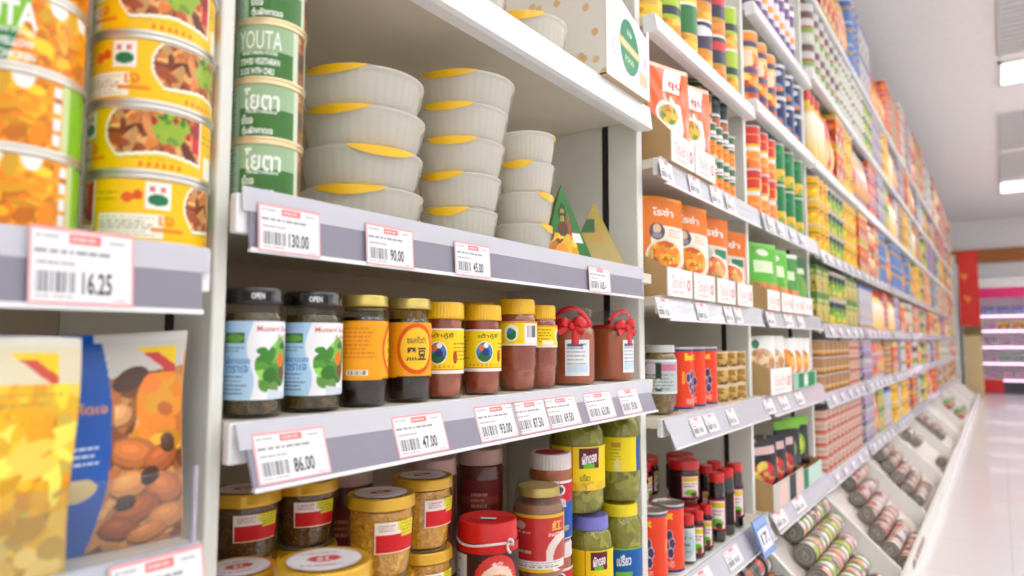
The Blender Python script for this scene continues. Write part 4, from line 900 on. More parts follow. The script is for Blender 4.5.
KT = [flat_can('fruit_can', c, .052, .14) for c in tb]
for c in range(6):
    for k in range(2): KT[[0, 3, 0, 1, 2, 3][c]].put((1.502 + c * .12, .682, .7655 + k * .1403), R(-66 + 11 * (c % 3)), f'{dn[[0, 3, 0, 1, 2, 3][c]]} fruit can, {["lower", "upper"][k]} row, {ORD[c]} along the upper shelf of the third bay', 'fruit cans on the upper shelf of the third bay')
# fourth shelf: olive jar, prune cans, gold cans
op = [(.026, 0), (.030, .002), (.038, .03), (.0395, .05), (.0395, .135), (.036, .144), (.032, .148), (.032, .16)]
OL = Cv(110, 60, (190, 196, 196)); OL.rect(0, 1, 0, .07, (226, 236, 240)); OL.rect(0, 1, .93, 1, (226, 236, 240)); OL.rect(.3, .7, .66, .86, (206, 120, 150)); OL.ell(.42, .72, .07, .17, (240, 226, 230)); OL.rect(.47, .53, .08, .9, (40, 56, 40)); OL.ell(.5, .3, .03, .16, (206, 226, 214)); OL.lines(.3, .7, .1, .6, 5, (70, 84, 84), 3)
OJ = jar('pickle_jar', op, .15, 'c_tan', (.0365, .018, 'greylid', 0), [(OL, .05, .13, -PI, PI)])
xo = edge_x('R', 676.5, 380, .039, D + .05); OJ.put((xo, D + .050, -.1715), facing(xo, .67) + R(-4), 'olive pickle jar with grey-white lid and pink emblem, alone in the third bay', 'pickle jars of the third bay')
PRC = Cv(140, 90, (240, 66, 20)); PRC.rect(0, 1, 0, .06, (40, 60, 130)); PRC.rect(0, 1, .95, 1, (60, 70, 120))
for u0 in (.18, .5, .82):
    PRC.text('Best', u0, .86, .12, (250, 226, 40), .13, .03)
    for dx, dy in ((-.035, .52), (.02, .56), (.0, .38), (.045, .44), (.03, .30)): PRC.ell(u0 + dx + .01, dy, .034, .085, (226, 190, 200)); PRC.ell(u0 + dx + .01, dy, .028, .072, (52, 60, 110))
    PRC.text('PRUNES', u0 + .01, .14, .09, (252, 200, 180), .13, .02); PRC.rect(u0 - .10, u0 - .075, .42, .62, (250, 170, 30))
PR = tin_can('prune_can', PRC, .037, .158)
xp = edge_x('R', 690.5, 380, .037, D + .048)
for k, x in enumerate((1.668, 1.755, 1.845)): PR.put((x, D + [.049, .049, .049][k], -.1715), facing(x, .66) + R([50, -8, 8][k]), f'tall orange prune can, {ORD[k]} from the olive jar on the middle shelf', 'prune cans on the middle shelf')
GLC = Cv(80, 30, (190, 150, 50)); GLC.food(GLC.U > -1, [(196, 156, 60), (150, 106, 40), (110, 70, 40), (220, 180, 90), (170, 130, 50)], 60, 5, .3); GLC.rect(0, 1, .42, .6, (206, 170, 70), .6)
GLK = tin_can('golden_can', GLC, .039, .0475, metal='brass')
for c in range(3):
    for k in range(3): GLK.put((1.928 + c * .0835, .668, -.1715 + k * .0482), R(-60 + 15 * c), f'small golden can, {["bottom", "middle", "top"][k]} of the {ORD[c]} stack past the prune cans', 'golden cans')
# lowest shelf
zl = -.5375
for k, (x, y) in enumerate(((1.482, .668), (1.572, .664))): PR.put((x, y, zl), facing(x, .66) + R(-20 + 14 * k), f'orange prune can on the lowest shelf, {ORD[k]} from the second upright', 'prune cans on the lowest shelf')
sp = [(.032, 0), (.037, .002), (.040, .008), (.040, .076), (.037, .084), (.036, .09), (.036, .10)]
SL = Cv(110, 50, (46, 20, 22)); 
def soylab(c, u0, u1):
    c.rect(u0, u1, .06, .94, (206, 50, 60)); c.rect(u0 + .01, u1 - .01, .1, .9, (246, 226, 226)); um = (u0 + u1) / 2
    c.rect(u0 + .02, u1 - .02, .70, .86, (226, 200, 40)); c.lines(u0 + .02, u1 - .02, .46, .66, 2, (120, 90, 90), 3); c.ell(um, .25, (u1 - u0) * .36, .14, (110, 200, 50)); c.food(c.ell_mask(um + .03, .18, (u1 - u0) * .2, .1), [(130, 60, 40), (90, 40, 36)], 8, 4, .08)
soylab(SL, .42, .62)
SJ = jar('chilli_jar', sp, .09, 'c_soy', (.0395, .023, 'redlid', 36), [(SL, .010, .072, -PI, PI)])
gs = 'red-lidded jars on the lowest shelf of the third bay'
for k, (x, y, n) in enumerate(((1.785, .706, 1), (1.872, .750, 1), (1.60, .77, 2), (1.69, .80, 2), (1.52, .80, 2), (1.78, .82, 2))):
    base = [(1.712, .672), (1.78, .712)]
    for j in range(2): SJ.put((x, y, zl + j * .1185), facing(x, y) + R(20 + 10 * k), f'red-lidded dark chilli jar, {["lower", "upper"][j]} of the {ORD[k]} pair in the third bay', gs, (1, 1, 1.0))
bp2 = [(.014, 0), (.0165, .001), (.017, .006), (.017, .088), (.0155, .094), (.0135, .098), (.0135, .11)]
WL = Cv(70, 50, (216, 226, 224)); WL.ell(.5, .5, .16, .4, (176, 206, 206)); WL.rect(0, .3, 0, 1, (40, 40, 44)); WL.lines(.4, .6, .2, .8, 3, (70, 90, 90), 3)
SL2 = Cv(80, 50, (40, 20, 22)); soylab(SL2, .36, .64)
SB1 = jar('sauce_bottle', bp2, .095, 'c_soy', (.0155, .023, 'redlid', 24), [(WL, .008, .086, -PI, PI)], cat='bottle')
SB2 = jar('sauce_bottle', bp2, .095, 'c_soy', (.0155, .023, 'redlid', 24), [(SL2, .010, .084, -PI, PI)], cat='bottle')
SB1.put((1.648, .647, zl), facing(1.64, .65), 'small red-capped bottle with pale round label next to the prune cans', 'small red-capped bottles', (1.12, 1.12, 1.0))
SB2.put((1.705 - .005, .6405, zl), facing(1.7, .65) + R(5), 'small red-capped bottle with green label, before the chilli jars', 'small red-capped bottles')
SB2.put((1.775, .6445, zl), facing(1.78, .65) + R(5), 'small red-capped bottle with green label beside the first tall bottle', 'small red-capped bottles')
tp = [(.019, 0), (.0225, .002), (.0235, .008), (.0235, .150), (.021, .160), (.0185, .164), (.0185, .176)]
TL = Cv(80, 70, (40, 20, 22)); soylab(TL, .34, .66)
TBt = jar('sauce_bottle', tp, .158, 'c_soy', (.0215, .024, 'redlid', 30), [(TL, .03, .118, -PI, PI)], cat='bottle')
for k, x in enumerate((1.872, 1.955, 2.045)): TBt.put((x, .649 + .002 * k, zl), facing(x, .65) + R([2, 120, 6][k]), f'tall red-capped sauce bottle, {ORD[k]} from the small bottles' + (', plain dark side out' if k == 1 else ''), 'tall sauce bottles')
for k, x in enumerate((1.968, 2.05)): TBt.put((x, .715, zl), facing(x, .65) + R(40), f'tall red-capped sauce bottle of the second row, {ORD[k]} along', 'tall sauce bottles')

# ================================================================== fourth bay
def rowput(K, x0, dx, n, y, z, dz, st, rot, fmt, group, rows=None):
    for c in range(n):
        for k in range(st): K.put((x0 + dx * c, y, z + k * dz), R(rot + 9 * ((c * 3 + k) % 3)), fmt.format(lv=level(k, st), c=ORD[c]), group)
OT = Cv(60, 110, (244, 120, 40)); OT.rect(0, 1, .90, 1, (240, 150, 40)); OT.rect(0, 1, .78, .86, (60, 60, 100)); OT.food(OT.V < .78, [(244, 120, 40), (250, 170, 60), (226, 80, 40), (250, 200, 90)], 50, 2, .1); OT.rect(0, 1, .4, .48, (90, 80, 110)); OT.rect(0, 1, .12, .2, (70, 70, 110)); OT.rect(.3, .6, .5, .74, (236, 226, 226), .6)
KO = flat_can('snack_tube', OT, .055, .245, 'snack tube', (226, 90, 40))
for c in range(3): KO.put((2.322 + c * .116, .684, .8055), R(-68 + 7 * c), f'tall orange snack tube, {ORD[c]} from the third upright in the fourth bay', 'orange snack tubes')
NV = Cv(60, 60, (30, 44, 96)); NV.ell(.5, .74, .09, .1, (220, 226, 236)); NV.ell(.5, .30, .10, .13, (90, 150, 210)); NV.ell(.55, .24, .07, .08, (226, 130, 60)); NV.ell(.1, .5, .09, .1, (226, 232, 240)); NV.ell(.9, .5, .09, .1, (226, 232, 240)); NV.rect(0, 1, .93, 1, (210, 214, 220))
KN = flat_can('navy_can', NV, .052, .128)
rowput(KN, 2.70, .13, 3, .682, .8055, .1284, 2, -70, '{lv} navy blue can in the {c} stack past the orange tubes', 'navy cans in the fourth bay')
PPc = Cv(50, 90, (110, 70, 130)); PPc.rect(0, 1, .2, .6, (226, 220, 226)); PPc.rect(0, 1, .3, .4, (240, 160, 60)); PPc.rect(0, 1, .8, .9, (240, 236, 226))
KP = flat_can('violet_tube', PPc, .036, .235, 'snack tube')
for c in range(8): KP.put((2.31 + c * .081, .664, 1.1405), R(-68), f'violet and white snack tube, {ORD[c]} along the top row of the fourth bay', 'violet snack tubes')
RY = Cv(60, 60, (250, 190, 20)); RY.rect(0, 1, .82, 1, (214, 50, 40)); RY.food(RY.V < .4, [(246, 150, 60), (240, 120, 50), (250, 190, 100)], 30, 3, .14); RY.rect(.35, .65, .58, .80, (220, 60, 40)); RY.rect(0, .35, .42, .55, (60, 90, 170)); RY.rect(.65, 1, .42, .55, (60, 90, 170)); RY.rect(.35, .65, .42, .52, (240, 230, 220))
KR = flat_can('fruit_can', RY, .046, .150)
rowput(KR, 2.318, .098, 3, .674, .4225, .1503, 2, -66, '{lv} yellow and red fruit can in the {c} stack past the third upright', 'yellow fruit cans in the fourth bay')
GN = Cv(60, 60, (16, 122, 60)); GN.rect(0, 1, .10, .36, (236, 190, 30)); GN.food((GN.V < .38) & (GN.V > .08), [(240, 190, 40), (220, 170, 30), (120, 150, 40)], 26, 3, .1); GN.rect(.36, .5, .45, .62, (236, 240, 236)); GN.ell(.5, .8, .1, .06, (30, 150, 80))
KG = flat_can('corn_can', GN, .060, .158)
rowput(KG, 2.645, .145, 3, .690, .4225, .1583, 2, -66, '{lv} dark green corn can in the {c} stack before the fourth upright', 'green corn cans in the fourth bay')
GB = Cv(60, 80, (96, 190, 50)); GB.food(GB.V < .40, [(190, 130, 70), (226, 170, 90), (240, 120, 50)], 30, 2, .12); GB.rect(.2, .8, .55, .72, (226, 244, 200)); GB.rect(0, 1, .93, 1, (130, 210, 90)); GB.ell(.5, .85, .2, .05, (240, 244, 220))
GB2 = Cv(60, 80, (60, 150, 50)); GB2.food(GB2.V < .38, [(246, 110, 40), (240, 150, 60), (226, 90, 40)], 30, 2, .12); GB2.rect(.2, .8, .55, .7, (220, 240, 190)); GB2.rect(0, 1, .93, 1, (240, 244, 236))
GB3 = Cv(60, 80, (34, 96, 44)); GB3.ell(.5, .4, .35, .3, (110, 170, 60)); GB3.rect(.2, .8, .7, .8, (220, 230, 190))
OT2 = pouch('soup_pouch', .10, .19, .04, WB, seed=9); OT2.put((2.335, .728, .108), R(-40), 'slim orange and white pouch leaning at the near end of the green bags', 'snack bags of the fourth bay')
KB = [pouch('snack_bag', .13, .225, .045, c, seed=i) for i, c in enumerate((GB, GB2, GB3))]
for k, (x, y, q) in enumerate([(2.352, .645, 0), (2.52, .65, 0), (2.525, .715, 2), (2.68, .65, 1), (2.685, .715, 0), (2.84, .65, 2), (2.845, .715, 2)]):
    KB[q].put((x, y, .108), R(-32), f'{["light green", "green and orange", "dark green"][q]} snack bag, {ORD[k]} along the trays of the fourth bay', 'snack bags of the fourth bay')
for k, x in enumerate((2.345, 2.52, 2.68, 2.84)): TR.put((x, .606, .1045), 0, f'brown tray with white printed flap, {ORD[k]} on the snack shelf of the fourth bay', 'trays of the fourth bay')
NB = Cv(70, 90, (244, 242, 236)); NB.ell(.36, .86, .12, .08, (50, 130, 90)); NB.food(NB.ell_mask(.5, .52, .44, .26), [(226, 180, 120), (240, 200, 150), (206, 150, 96), (246, 220, 180)], 40, 3, .10)
NB2 = Cv(70, 90, (244, 242, 236)); NB2.ell(.36, .86, .12, .08, (50, 130, 90)); NB2.food(NB2.ell_mask(.5, .52, .42, .26), [(246, 150, 40), (240, 170, 70), (226, 120, 30)], 26, 3, .13)
KNb = [pouch('nut_bag', .125, .185, .045, c, seed=i + 20) for i, c in enumerate((NB, NB2))]
for k, (x, y, q) in enumerate([(2.352, .66, 0), (2.472, .66, 0), (2.412, .74, 0), (2.645, .66, 1), (2.76, .66, 1), (2.875, .66, 1)]):
    KNb[q].put((x, y, -.1675), R(-38), f'white bag with green oval and {["nut", "orange fruit"][q]} picture, {ORD[k]} along the middle shelf', 'nut bags of the fourth bay')
TN = tray('display_tray', .27, .26, .085, .15, script_flap((230, 110, 110))); TN.put((2.412, .606, -.1715), 0, 'brown tray with white flap holding the nut bags', 'trays on the middle shelf of the fourth bay')
GF = Cv(60, 24, (150, 200, 170)); GF.rect(.2, .42, .1, .9, (20, 120, 70)); GF.rect(.6, .9, .1, .9, (26, 130, 76)); GF.rect(.44, .58, .2, .8, (220, 236, 226))
TG = tray('display_tray', .37, .24, .06, .10, GF); TG.put((2.76, .606, -.1715), 0, 'green and white tray holding the orange fruit bags', 'trays on the middle shelf of the fourth bay')
BKc = Cv(60, 90, (34, 30, 34)); BKc.rect(0, 1, .86, 1, (130, 200, 50)); BKc.ell(.5, .56, .26, .17, (150, 200, 40)); BKc.ell(.5, .56, .14, .10, (236, 226, 60)); BKc.food(BKc.V < .22, [(200, 60, 50), (110, 160, 60), (190, 150, 110)], 18, 3, .09)
BK2 = Cv(60, 90, (36, 30, 36)); BK2.food(BK2.ell_mask(.5, .5, .34, .2), [(206, 40, 50), (230, 150, 60), (240, 210, 90), (200, 60, 60)], 22, 3, .10); BK2.rect(.1, .9, .8, .92, (226, 190, 190)); BK2.lines(.15, .85, .1, .24, 2, (220, 220, 220), 3)
KBk = [pouch('tea_pouch', .125, .205, .045, BK2, seed=31), pouch('tea_pouch', .125, .235, .045, BKc, seed=32)]
for k, (x, y, q) in enumerate([(2.345, .66, 0), (2.47, .66, 0), (2.595, .66, 0), (2.47, .735, 0), (2.76, .68, 1), (2.90, .68, 1)]):
    KBk[q].put((x, y, zl + .004), R(-36), f'black pouch with {["red fruit picture", "lime green top and oval emblem"][q]}, {ORD[k]} along the lowest shelf', 'black pouches of the fourth bay')
BX = Cv(60, 30, (206, 200, 190)); BX.ell(.3, .4, .14, .5, (236, 200, 190)); BX.rect(.5, .72, 0, 1, (40, 36, 40)); BX.ell(.85, .4, .12, .5, (236, 200, 190))
TBx = tray('display_tray', .40, .2, .085, .12, BX); TBx.put((2.472, .606, zl), 0, 'dark printed tray of the black pouches with red fruit', 'trays on the lowest shelf of the fourth bay')
GF2 = Cv(40, 20, (196, 220, 206)); GF2.rect(0, .25, 0, 1, (20, 130, 80))
TG2 = tray('display_tray', .30, .2, .07, .10, GF2); TG2.put((2.83, .606, zl), 0, 'small green tray at the end of the lowest shelf in the fourth bay', 'trays on the lowest shelf of the fourth bay')

GS = 1.0
# tickets of the third and fourth bays
def tks(pxs, zt, zb, lean, rowname, prices):
    for k, (p0, p1, py) in enumerate(pxs):
        y = DF - .0086 - lean / 2; x0, x1 = at_y(p0, py, y).x, at_y(p1, py, y).x
        ticket(x0, x1, zt * Q, zb * Q, y, lean, prices[k % len(prices)], f'price ticket, {ORD[k]} on the strip {rowname}', 'price tickets of the third and fourth bays', cols=(46, 30))
tks([(660, 673, 172), (689, 701, 188), (711, 722, 200), (726, 735, 206)], .416, .367, .009, 'above the orange pouches', ['45.00', '38.00', '29.50', '32.00'])
tks([(657, 671, 306), (697, 708, 312), (725, 733, 316), (735, 742, 318)], .098, .053, .011, 'above the prune cans of the third bay', ['42.00', '55.00', '39.00'])
tks([(692, 704, 428), (706, 717, 424), (728, 736, 416)], -.182, -.224, .018, 'below the prune cans', ['69.00', '95.00', '28.00'])
tks([(694, 712, 566), (726, 740, 552), (775, 786, 516), (794, 804, 500)], -.546, -.588, .022, 'along the lowest shelf past the second upright', ['35.00', '49.00', '52.00', '26.00'])
tks([(768, 774, 224), (778, 784, 228), (790, 796, 234), (800, 806, 240)], .416, .369, .009, 'under the yellow and green cans', ['33.00', '36.00'])
tks([(767, 775, 322), (785, 793, 325), (798, 804, 327)], .098, .053, .011, 'under the green snack bags', ['48.00', '25.00'])
tks([(765, 774, 408), (780, 788, 402), (796, 803, 396)], -.182, -.226, .018, 'under the white nut bags', ['99.00', '79.00'])
BS = Cv(60, 70, (120, 160, 226)); BS.rect(.12, .92, .16, .70, (240, 242, 248)); BS.rect(.06, .94, .78, .96, (150, 184, 240)); BS.text('17.', .52, .44, .30, (60, 60, 90), .55, .02)
o = MB().sheet(BS, lambda u, v: ((u - .5) * .115, -.002, (v - .5) * .10)).box(-.0575, .0575, -.0018, .002, -.05, .05, 0, (90, 130, 206)).mesh('sign', M['gloss'], False)
obj('price_sign', o, None, (2.045, .575, -.552), (R(-20), 0, 0), 'blue framed price sign clipped over the lowest shelf strip', 'price sign')

# ================================================================== cans lying in the bins
def bin_kind(cv, r, h, nm): return tin_can(nm, cv, r, h, metal='grey', pull=True)
M['grey'] = plain('grey_can_end', (140, 138, 132), .3, .5)
def bc(col, col2, seed):
    c = Cv(50, 24, col); c.food(c.U > -1, [col, col2, (240, 236, 230)], 20, seed, .25); c.rect(.1, .3, .2, .8, (244, 240, 236)); c.rect(.6, .75, .2, .8, (90, 60, 60)); c.rect(.85, .95, 0, 1, col2); return c
BC = [bin_kind(bc((240, 140, 170), (250, 180, 120), 1), .037, .056, 'shellfish_can'), bin_kind(bc((150, 190, 50), (200, 210, 90), 2), .037, .056, 'shellfish_can'), bin_kind(bc((240, 170, 140), (246, 200, 180), 3), .0335, .048, 'shellfish_can'), bin_kind(bc((226, 80, 70), (240, 150, 130), 4), .0335, .048, 'shellfish_can'), bin_kind(bc((30, 110, 100), (240, 120, 40), 5), .037, .056, 'shellfish_can')]
BCN = ['pink', 'lime green', 'peach', 'red', 'teal and orange']
def on_slope(px, py, off):
    d = ray(px, py)      # centre plane of the cans: z = PT(y) - off
    t = (-.607 - .927 * .655 - off) / (d.z - .927 * d.y); return d * t
rl_ = random.Random(9)
def lie(K, x, y, z, label, group):
    o = K.put((x + K.h, y, z), (Matrix.Rotation(R(-90), 3, 'Y') @ Matrix.Rotation(rl_.uniform(0, 6.2), 3, 'Z')).to_euler(), label, group)
    return o
DY = .0598
def fill_bin(i, y_rows, xstart, xend, r, h, kinds, nm):
    """rows of cans lying on the sloping floor, ends towards the near end of the aisle"""
    for j, y in enumerate(y_rows):
        zc = PT(y) - .108 + (r + .0035) / math.cos(math.atan(.927))
        x = xstart(j); n = 0
        while x + h < xend - .012 and n < 9:
            q = kinds[(j * 2 + n * (1 + j % 2)) % len(kinds)]
            lie(BC[q], x, y, zc, f'{BCN[q]} can lying in the {nm} bin, {ORD[j]} row down, {ORD[n]} can along', 'shellfish cans in the floor bins'); x += h + .002; n += 1
def starts(pxs, rows, off=.058):
    """near ends of the rows, from where the row ends are seen"""
    P = sorted([on_slope(px, py, off) for px, py in pxs], key=lambda p: p.y); print([tuple(round(c, 3) for c in p) for p in P])
    return [float(np.interp(y, [p.y for p in P], [p.x for p in P])) for y in rows]
rA = [.635, .579, .523, .467, .411]; sA = starts([(790, 528), (797, 542), (808, 563), (822, 590), (836, 618)], rA)
fill_bin(3, rA, lambda j: sA[j], UP[3] - .012, .0378, .0565, [0, 1, 1, 0], 'fourth bay')
fill_bin(2, rA, lambda j: [1.86, 1.84, 1.86, 1.88, 1.92][j], UP[2] - .012, .0378, .0565, [4, 3, 4], 'third bay')
rB = [.632, .579, .526, .473, .420, .367]; sB = starts([(846, 478), (851, 489), (860, 504), (869, 519), (878, 535), (889, 549)], rB)
fill_bin(4, rB, lambda j: sB[j], UP[4] - .04, .0343, .0485, [2, 2, 3, 2], 'fifth bay')
rC = [.628, .575, .522, .469, .416]; sC = starts([(876, 452), (886, 464), (897, 477), (908, 490), (921, 505)], rC)
fill_bin(5, rC, lambda j: sC[j], sC[0] + .45, .0343, .0485, [2, 0, 2], 'sixth bay')
fill_bin(7, rC[:4], lambda j: 7.05 + .05 * j, 7.6, .0343, .0485, [2, 3], 'eighth bay')
fill_bin(6, [.608, .553, .40], lambda j: 6.0 + .06 * j, 6.3, .0343, .0485, [2, 2], 'seventh bay')
LB = Cv(30, 30, (226, 200, 170)); LB.rect(0, 1, .72, 1, (40, 160, 60)); LB.food(LB.V < .6, [(200, 130, 90), (230, 170, 120), (150, 70, 50)], 12, 3, .2)
KLB = flat_can('green_lid_jar', LB, .042, .105, 'jar', (40, 150, 60))
for c in range(14): KLB.put((9.25 + .1 * (c % 7) * 1.1, .41 + .11 * (c // 7), PT(.41 + .11 * (c // 7)) - .03), R(-70), f'green-lidded jar in the far bin, {["front", "rear"][c // 7]} row, {ORD[c % 7]} along', 'green-lidded jars in the far bin')
pallet = MB()
for k, y in enumerate((.41, .52)): pallet.box(-.46, .46, y - .0545, y + .0545, PT(y) - .115, PT(y) - .0305, 0, bev=.004)
obj('bin_riser', pallet.mesh('bin_riser', M['binwhite'], False), None, (9.6, 0, 0), 0, 'stepped white riser under the green-lidded jars in the far bin', 'display riser')

# ================================================================== shelves of the farther bays
def rich(cols):
    out = []
    for c in cols:
        c = np.array(c, float); g = c.mean(); out.append(tuple(np.clip((g + (c - g) * 1.4) * .82, 0, 240)))
    return out
def fk_can(nm, r, h, cols, seed, food=None, cat='tin can'):
    return flat_can(nm, simple_cv(20, 14, rich(cols), seed, food), r, h, cat)
def fk_box(nm, w, d, h, cols, seed, cat='box'):
    cols = rich(cols); c = simple_cv(16, 18, cols, seed); c.ell(.5, .4, .28, .2, cols[-1]); c.rect(.15, .85, .74, .86, cols[1]); c.rect(.1, .3, .08, .2, (60, 60, 80)); c.food((c.V < .68) & (c.V > .1), [tuple(q) for q in cols[1:]] + [(90, 70, 60), (240, 240, 236)], 16, seed, .11, 2)
    m = MB().sheet(c, lambda u, v: ((u - .5) * w, -d / 2, v * h)).sheet(c, lambda u, v: (-w / 2, (.5 - u) * d, v * h)).sheet(c, lambda u, v: (w / 2, (u - .5) * d, v * h))
    m.add([(-w / 2, -d / 2, h), (w / 2, -d / 2, h), (w / 2, d / 2, h), (-w / 2, d / 2, h)], [(0, 1, 2, 3)], 0, cols[0]).add([(-w / 2, d / 2, 0), (w / 2, d / 2, 0), (w / 2, d / 2, h), (-w / 2, d / 2, h)], [(1, 0, 3, 2)], 0, cols[0])
    m.add([(-w / 2, -d / 2, 0), (w / 2, -d / 2, 0), (w / 2, d / 2, 0), (-w / 2, d / 2, 0)], [(3, 2, 1, 0)], 0, cols[0])
    return Kind(nm, cat, [(nm, m.mesh(nm, M['paper'], False), None)], w / 2, h)
def fk_bottle(nm, r, h, cols, seed):
    m = MB().lathe([(r * .9, 0), (r, .004), (r, h * .62), (r * .82, h * .72), (r * .42, h * .82), (r * .42, h * .86), (r * .5, h * .87), (r * .5, h)], 14, 0, cols=[cols[0], cols[0], cols[1], cols[0], cols[0], cols[0], cols[2], cols[2]])
    return Kind(nm, 'bottle', [(nm, m.mesh(nm, M['gloss']), None)], r, h)
def fk_bag(nm, w, h, cols, seed):
    cols = rich(cols); c = simple_cv(14, 18, cols, seed); c.food(c.V < .6, [tuple(q) for q in cols], 14, seed, .12, 2); c.ell(.5, .35, .3, .2, cols[-1])
    return pouch(nm, w, h, .05, c, seed=seed)
FK = [
    (fk_can('corn_can', .040, .118, [(250, 196, 24), (246, 226, 150), (60, 130, 50), (240, 150, 20)], 1, [(250, 200, 30), (240, 160, 30)]), 'yellow corn can', 'c'),
    (fk_can('vegetable_can', .040, .118, [(110, 160, 60), (240, 230, 210), (240, 190, 40), (40, 60, 80)], 2, [(240, 190, 50), (110, 160, 60)]), 'green and yellow can', 'c'),
    (fk_can('fish_can', .042, .052, [(236, 190, 170), (206, 70, 80), (190, 140, 90), (240, 226, 220)], 3), 'flat pink fish can', 'c'),
    (fk_can('meat_can', .042, .085, [(190, 150, 110), (226, 180, 90), (240, 226, 200), (150, 90, 60)], 4), 'brown meat can', 'c'),
    (fk_box('noodle_box', .10, .10, .17, [(236, 206, 60), (226, 60, 50), (246, 236, 200), (240, 150, 40)], 5), 'yellow and red box', 'b'),
    (fk_box('cereal_box', .12, .07, .19, [(64, 100, 180), (236, 236, 240), (110, 150, 210), (240, 190, 60)], 6), 'blue and white box', 'b'),
    (fk_box('tea_box', .10, .09, .10, [(236, 232, 226), (190, 160, 200), (90, 150, 190), (214, 120, 140)], 7), 'pale lilac carton', 'b'),
    (fk_bottle('sauce_bottle', .032, .21, [(206, 60, 40), (246, 220, 160), (240, 240, 236)], 8), 'red sauce bottle', 'c'),
    (fk_bottle('oil_bottle', .036, .24, [(240, 190, 60), (246, 240, 220), (214, 60, 40)], 9), 'golden oil bottle', 'c'),
    (fk_bag('flour_bag', .12, .20, [(244, 240, 236), (226, 90, 90), (110, 150, 190), (240, 180, 90)], 10), 'white flour bag', 'p'),
    (fk_bag('noodle_bag', .12, .19, [(240, 120, 50), (250, 220, 120), (206, 50, 50), (250, 190, 60)], 11), 'orange noodle bag', 'p'),
    (fk_can('milk_can', .038, .10, [(240, 240, 236), (110, 170, 90), (214, 70, 80), (236, 226, 200)], 12), 'white and green can', 'c'),
    (fk_box('soup_box', .11, .08, .13, [(226, 90, 70), (250, 220, 190), (246, 236, 226), (240, 170, 60)], 13), 'red and cream box', 'b'),
    (fk_can('juice_can', .05, .19, [(240, 236, 230), (130, 180, 70), (236, 196, 60), (190, 60, 70), (110, 80, 70)], 14), 'tall white can with fruit bands', 'c'),
    (fk_can('cocoa_tin', .045, .15, [(120, 150, 200), (236, 236, 240), (200, 170, 90), (80, 110, 170)], 15), 'blue tin', 'c'),
    (fk_box('cracker_box', .13, .07, .15, [(90, 150, 80), (240, 226, 150), (226, 196, 60), (50, 110, 60)], 16), 'green box', 'b'),
]
FK += [
    (fk_can('tomato_can', .040, .11, [(214, 40, 36), (250, 230, 200), (240, 170, 40), (60, 120, 50)], 21, [(214, 50, 40), (240, 120, 60)]), 'red tomato can', 'c'),
    (fk_bottle('juice_bottle', .036, .22, [(120, 60, 30), (246, 220, 90), (226, 60, 40)], 22), 'brown sauce bottle', 'c'),
    (fk_box('rice_box', .11, .08, .16, [(246, 242, 236), (240, 120, 40), (90, 140, 200), (226, 60, 60)], 23), 'white carton with orange bands', 'b'),
    (fk_bag('pasta_bag', .11, .20, [(250, 206, 60), (214, 60, 40), (250, 236, 190), (70, 130, 70)], 24), 'yellow pasta bag', 'p'),
]
LV = {4: [[2, 2], [3, 3, 2], [15, 1, 15], [0, 1, 0], [8, 10, 4, 0], [13, 13, 11], [10, 4, 9]]}
rsf = random.Random(11)
warm = [0, 4, 10, 12, 16, 19, 8, 7, 2, 3, 18]; cool = [5, 6, 9, 14, 11, 1, 15, 13, 18, 9, 11, 18]
for i in range(5, 13):
    LV[i] = [[rsf.choice(warm if rsf.random() < .40 else cool) for _ in range(4)] for _ in range(7)]
LV[5][0] = [6, 9, 15, 5]; LV[5][1] = [6, 18, 9, 3]; LV[5][2] = [5, 5, 8, 18]; LV[5][3] = [4, 7, 12, 14]; LV[5][4] = [9, 9, 18, 6]; LV[5][5] = [11, 1, 6]; LV[5][6] = [14, 5, 10]
for i in range(4, 13):
    a, b = span(i); a += .006; b -= .006
    if i > 5: a -= .012
    if i > 4: b += .012
    for lvk, z in enumerate(FARZ):
        nxt = FARZ[lvk + 1] - .053 if lvk < 6 else 1.98
        if lvk == 6: nxt = [1.98, 2.0, 2.08, 2.14, 2.2, 2.2, 2.2, 2.2, 2.2][i - 4] + rsf.uniform(-.1, .05)
        kinds = LV[i][lvk]; x = a; nb = len(kinds); block = 0; col = 0
        ends = [a + (b - a) * (k + 1) / nb for k in range(nb)]
        while block < nb:
            K, desc, sh = FK[kinds[block]]
            grow = (1.0 if i < 8 else 1.35) * (1.12 if sh == 'c' else 1)
            w = 2 * K.r * grow; dep = {'c': K.r, 'b': .05, 'p': .03}[sh] * grow
            if x + w > ends[block] + .004:
                block += 1; col = 0 if False else col; continue
            av = (nxt - z - .012) * (.99 if sh != 'c' else .96); h0 = K.h * (1.0 if i < 8 else 1.25)
            n = 1 if sh == 'p' else max(1, min(6, round(av / h0))); sz = min(1.5 if sh == 'p' else 1.3, av / n / h0)
            for k in range(n):
                K.put((x + w / 2, D - .004 + dep, z + .0005 + k * (h0 * sz + .0006)), R(-66 + 15 * ((col + k) % 3) if sh == 'c' else 0),
                      f'{desc}, {BAYNAME[i]} bay, {ORD[lvk]} shelf up, {ORD[min(col, 17)]} column, {level(k, n)}', f'{desc}s of the {BAYNAME[i]} bay', (grow, grow, h0 * sz / K.h))
            x += w + .003 * grow; col += 1
# tickets of the fifth to seventh bays
for i in range(4, 7):
    a, b = span(i)
    for lvk in range(4):
        z = FARZ[lvk]
        for k in range(5):
            x = a + .12 + k * .2; ticket(x, x + .075, z - .012, z - .05, D - .0078 - .008, .012, ['39.00', '25.00', '18.50'][k % 3], f'price ticket, {BAYNAME[i]} bay, {ORD[lvk]} shelf up, {ORD[k]} along', 'price tickets of the farther bays', cols=(20, 14))

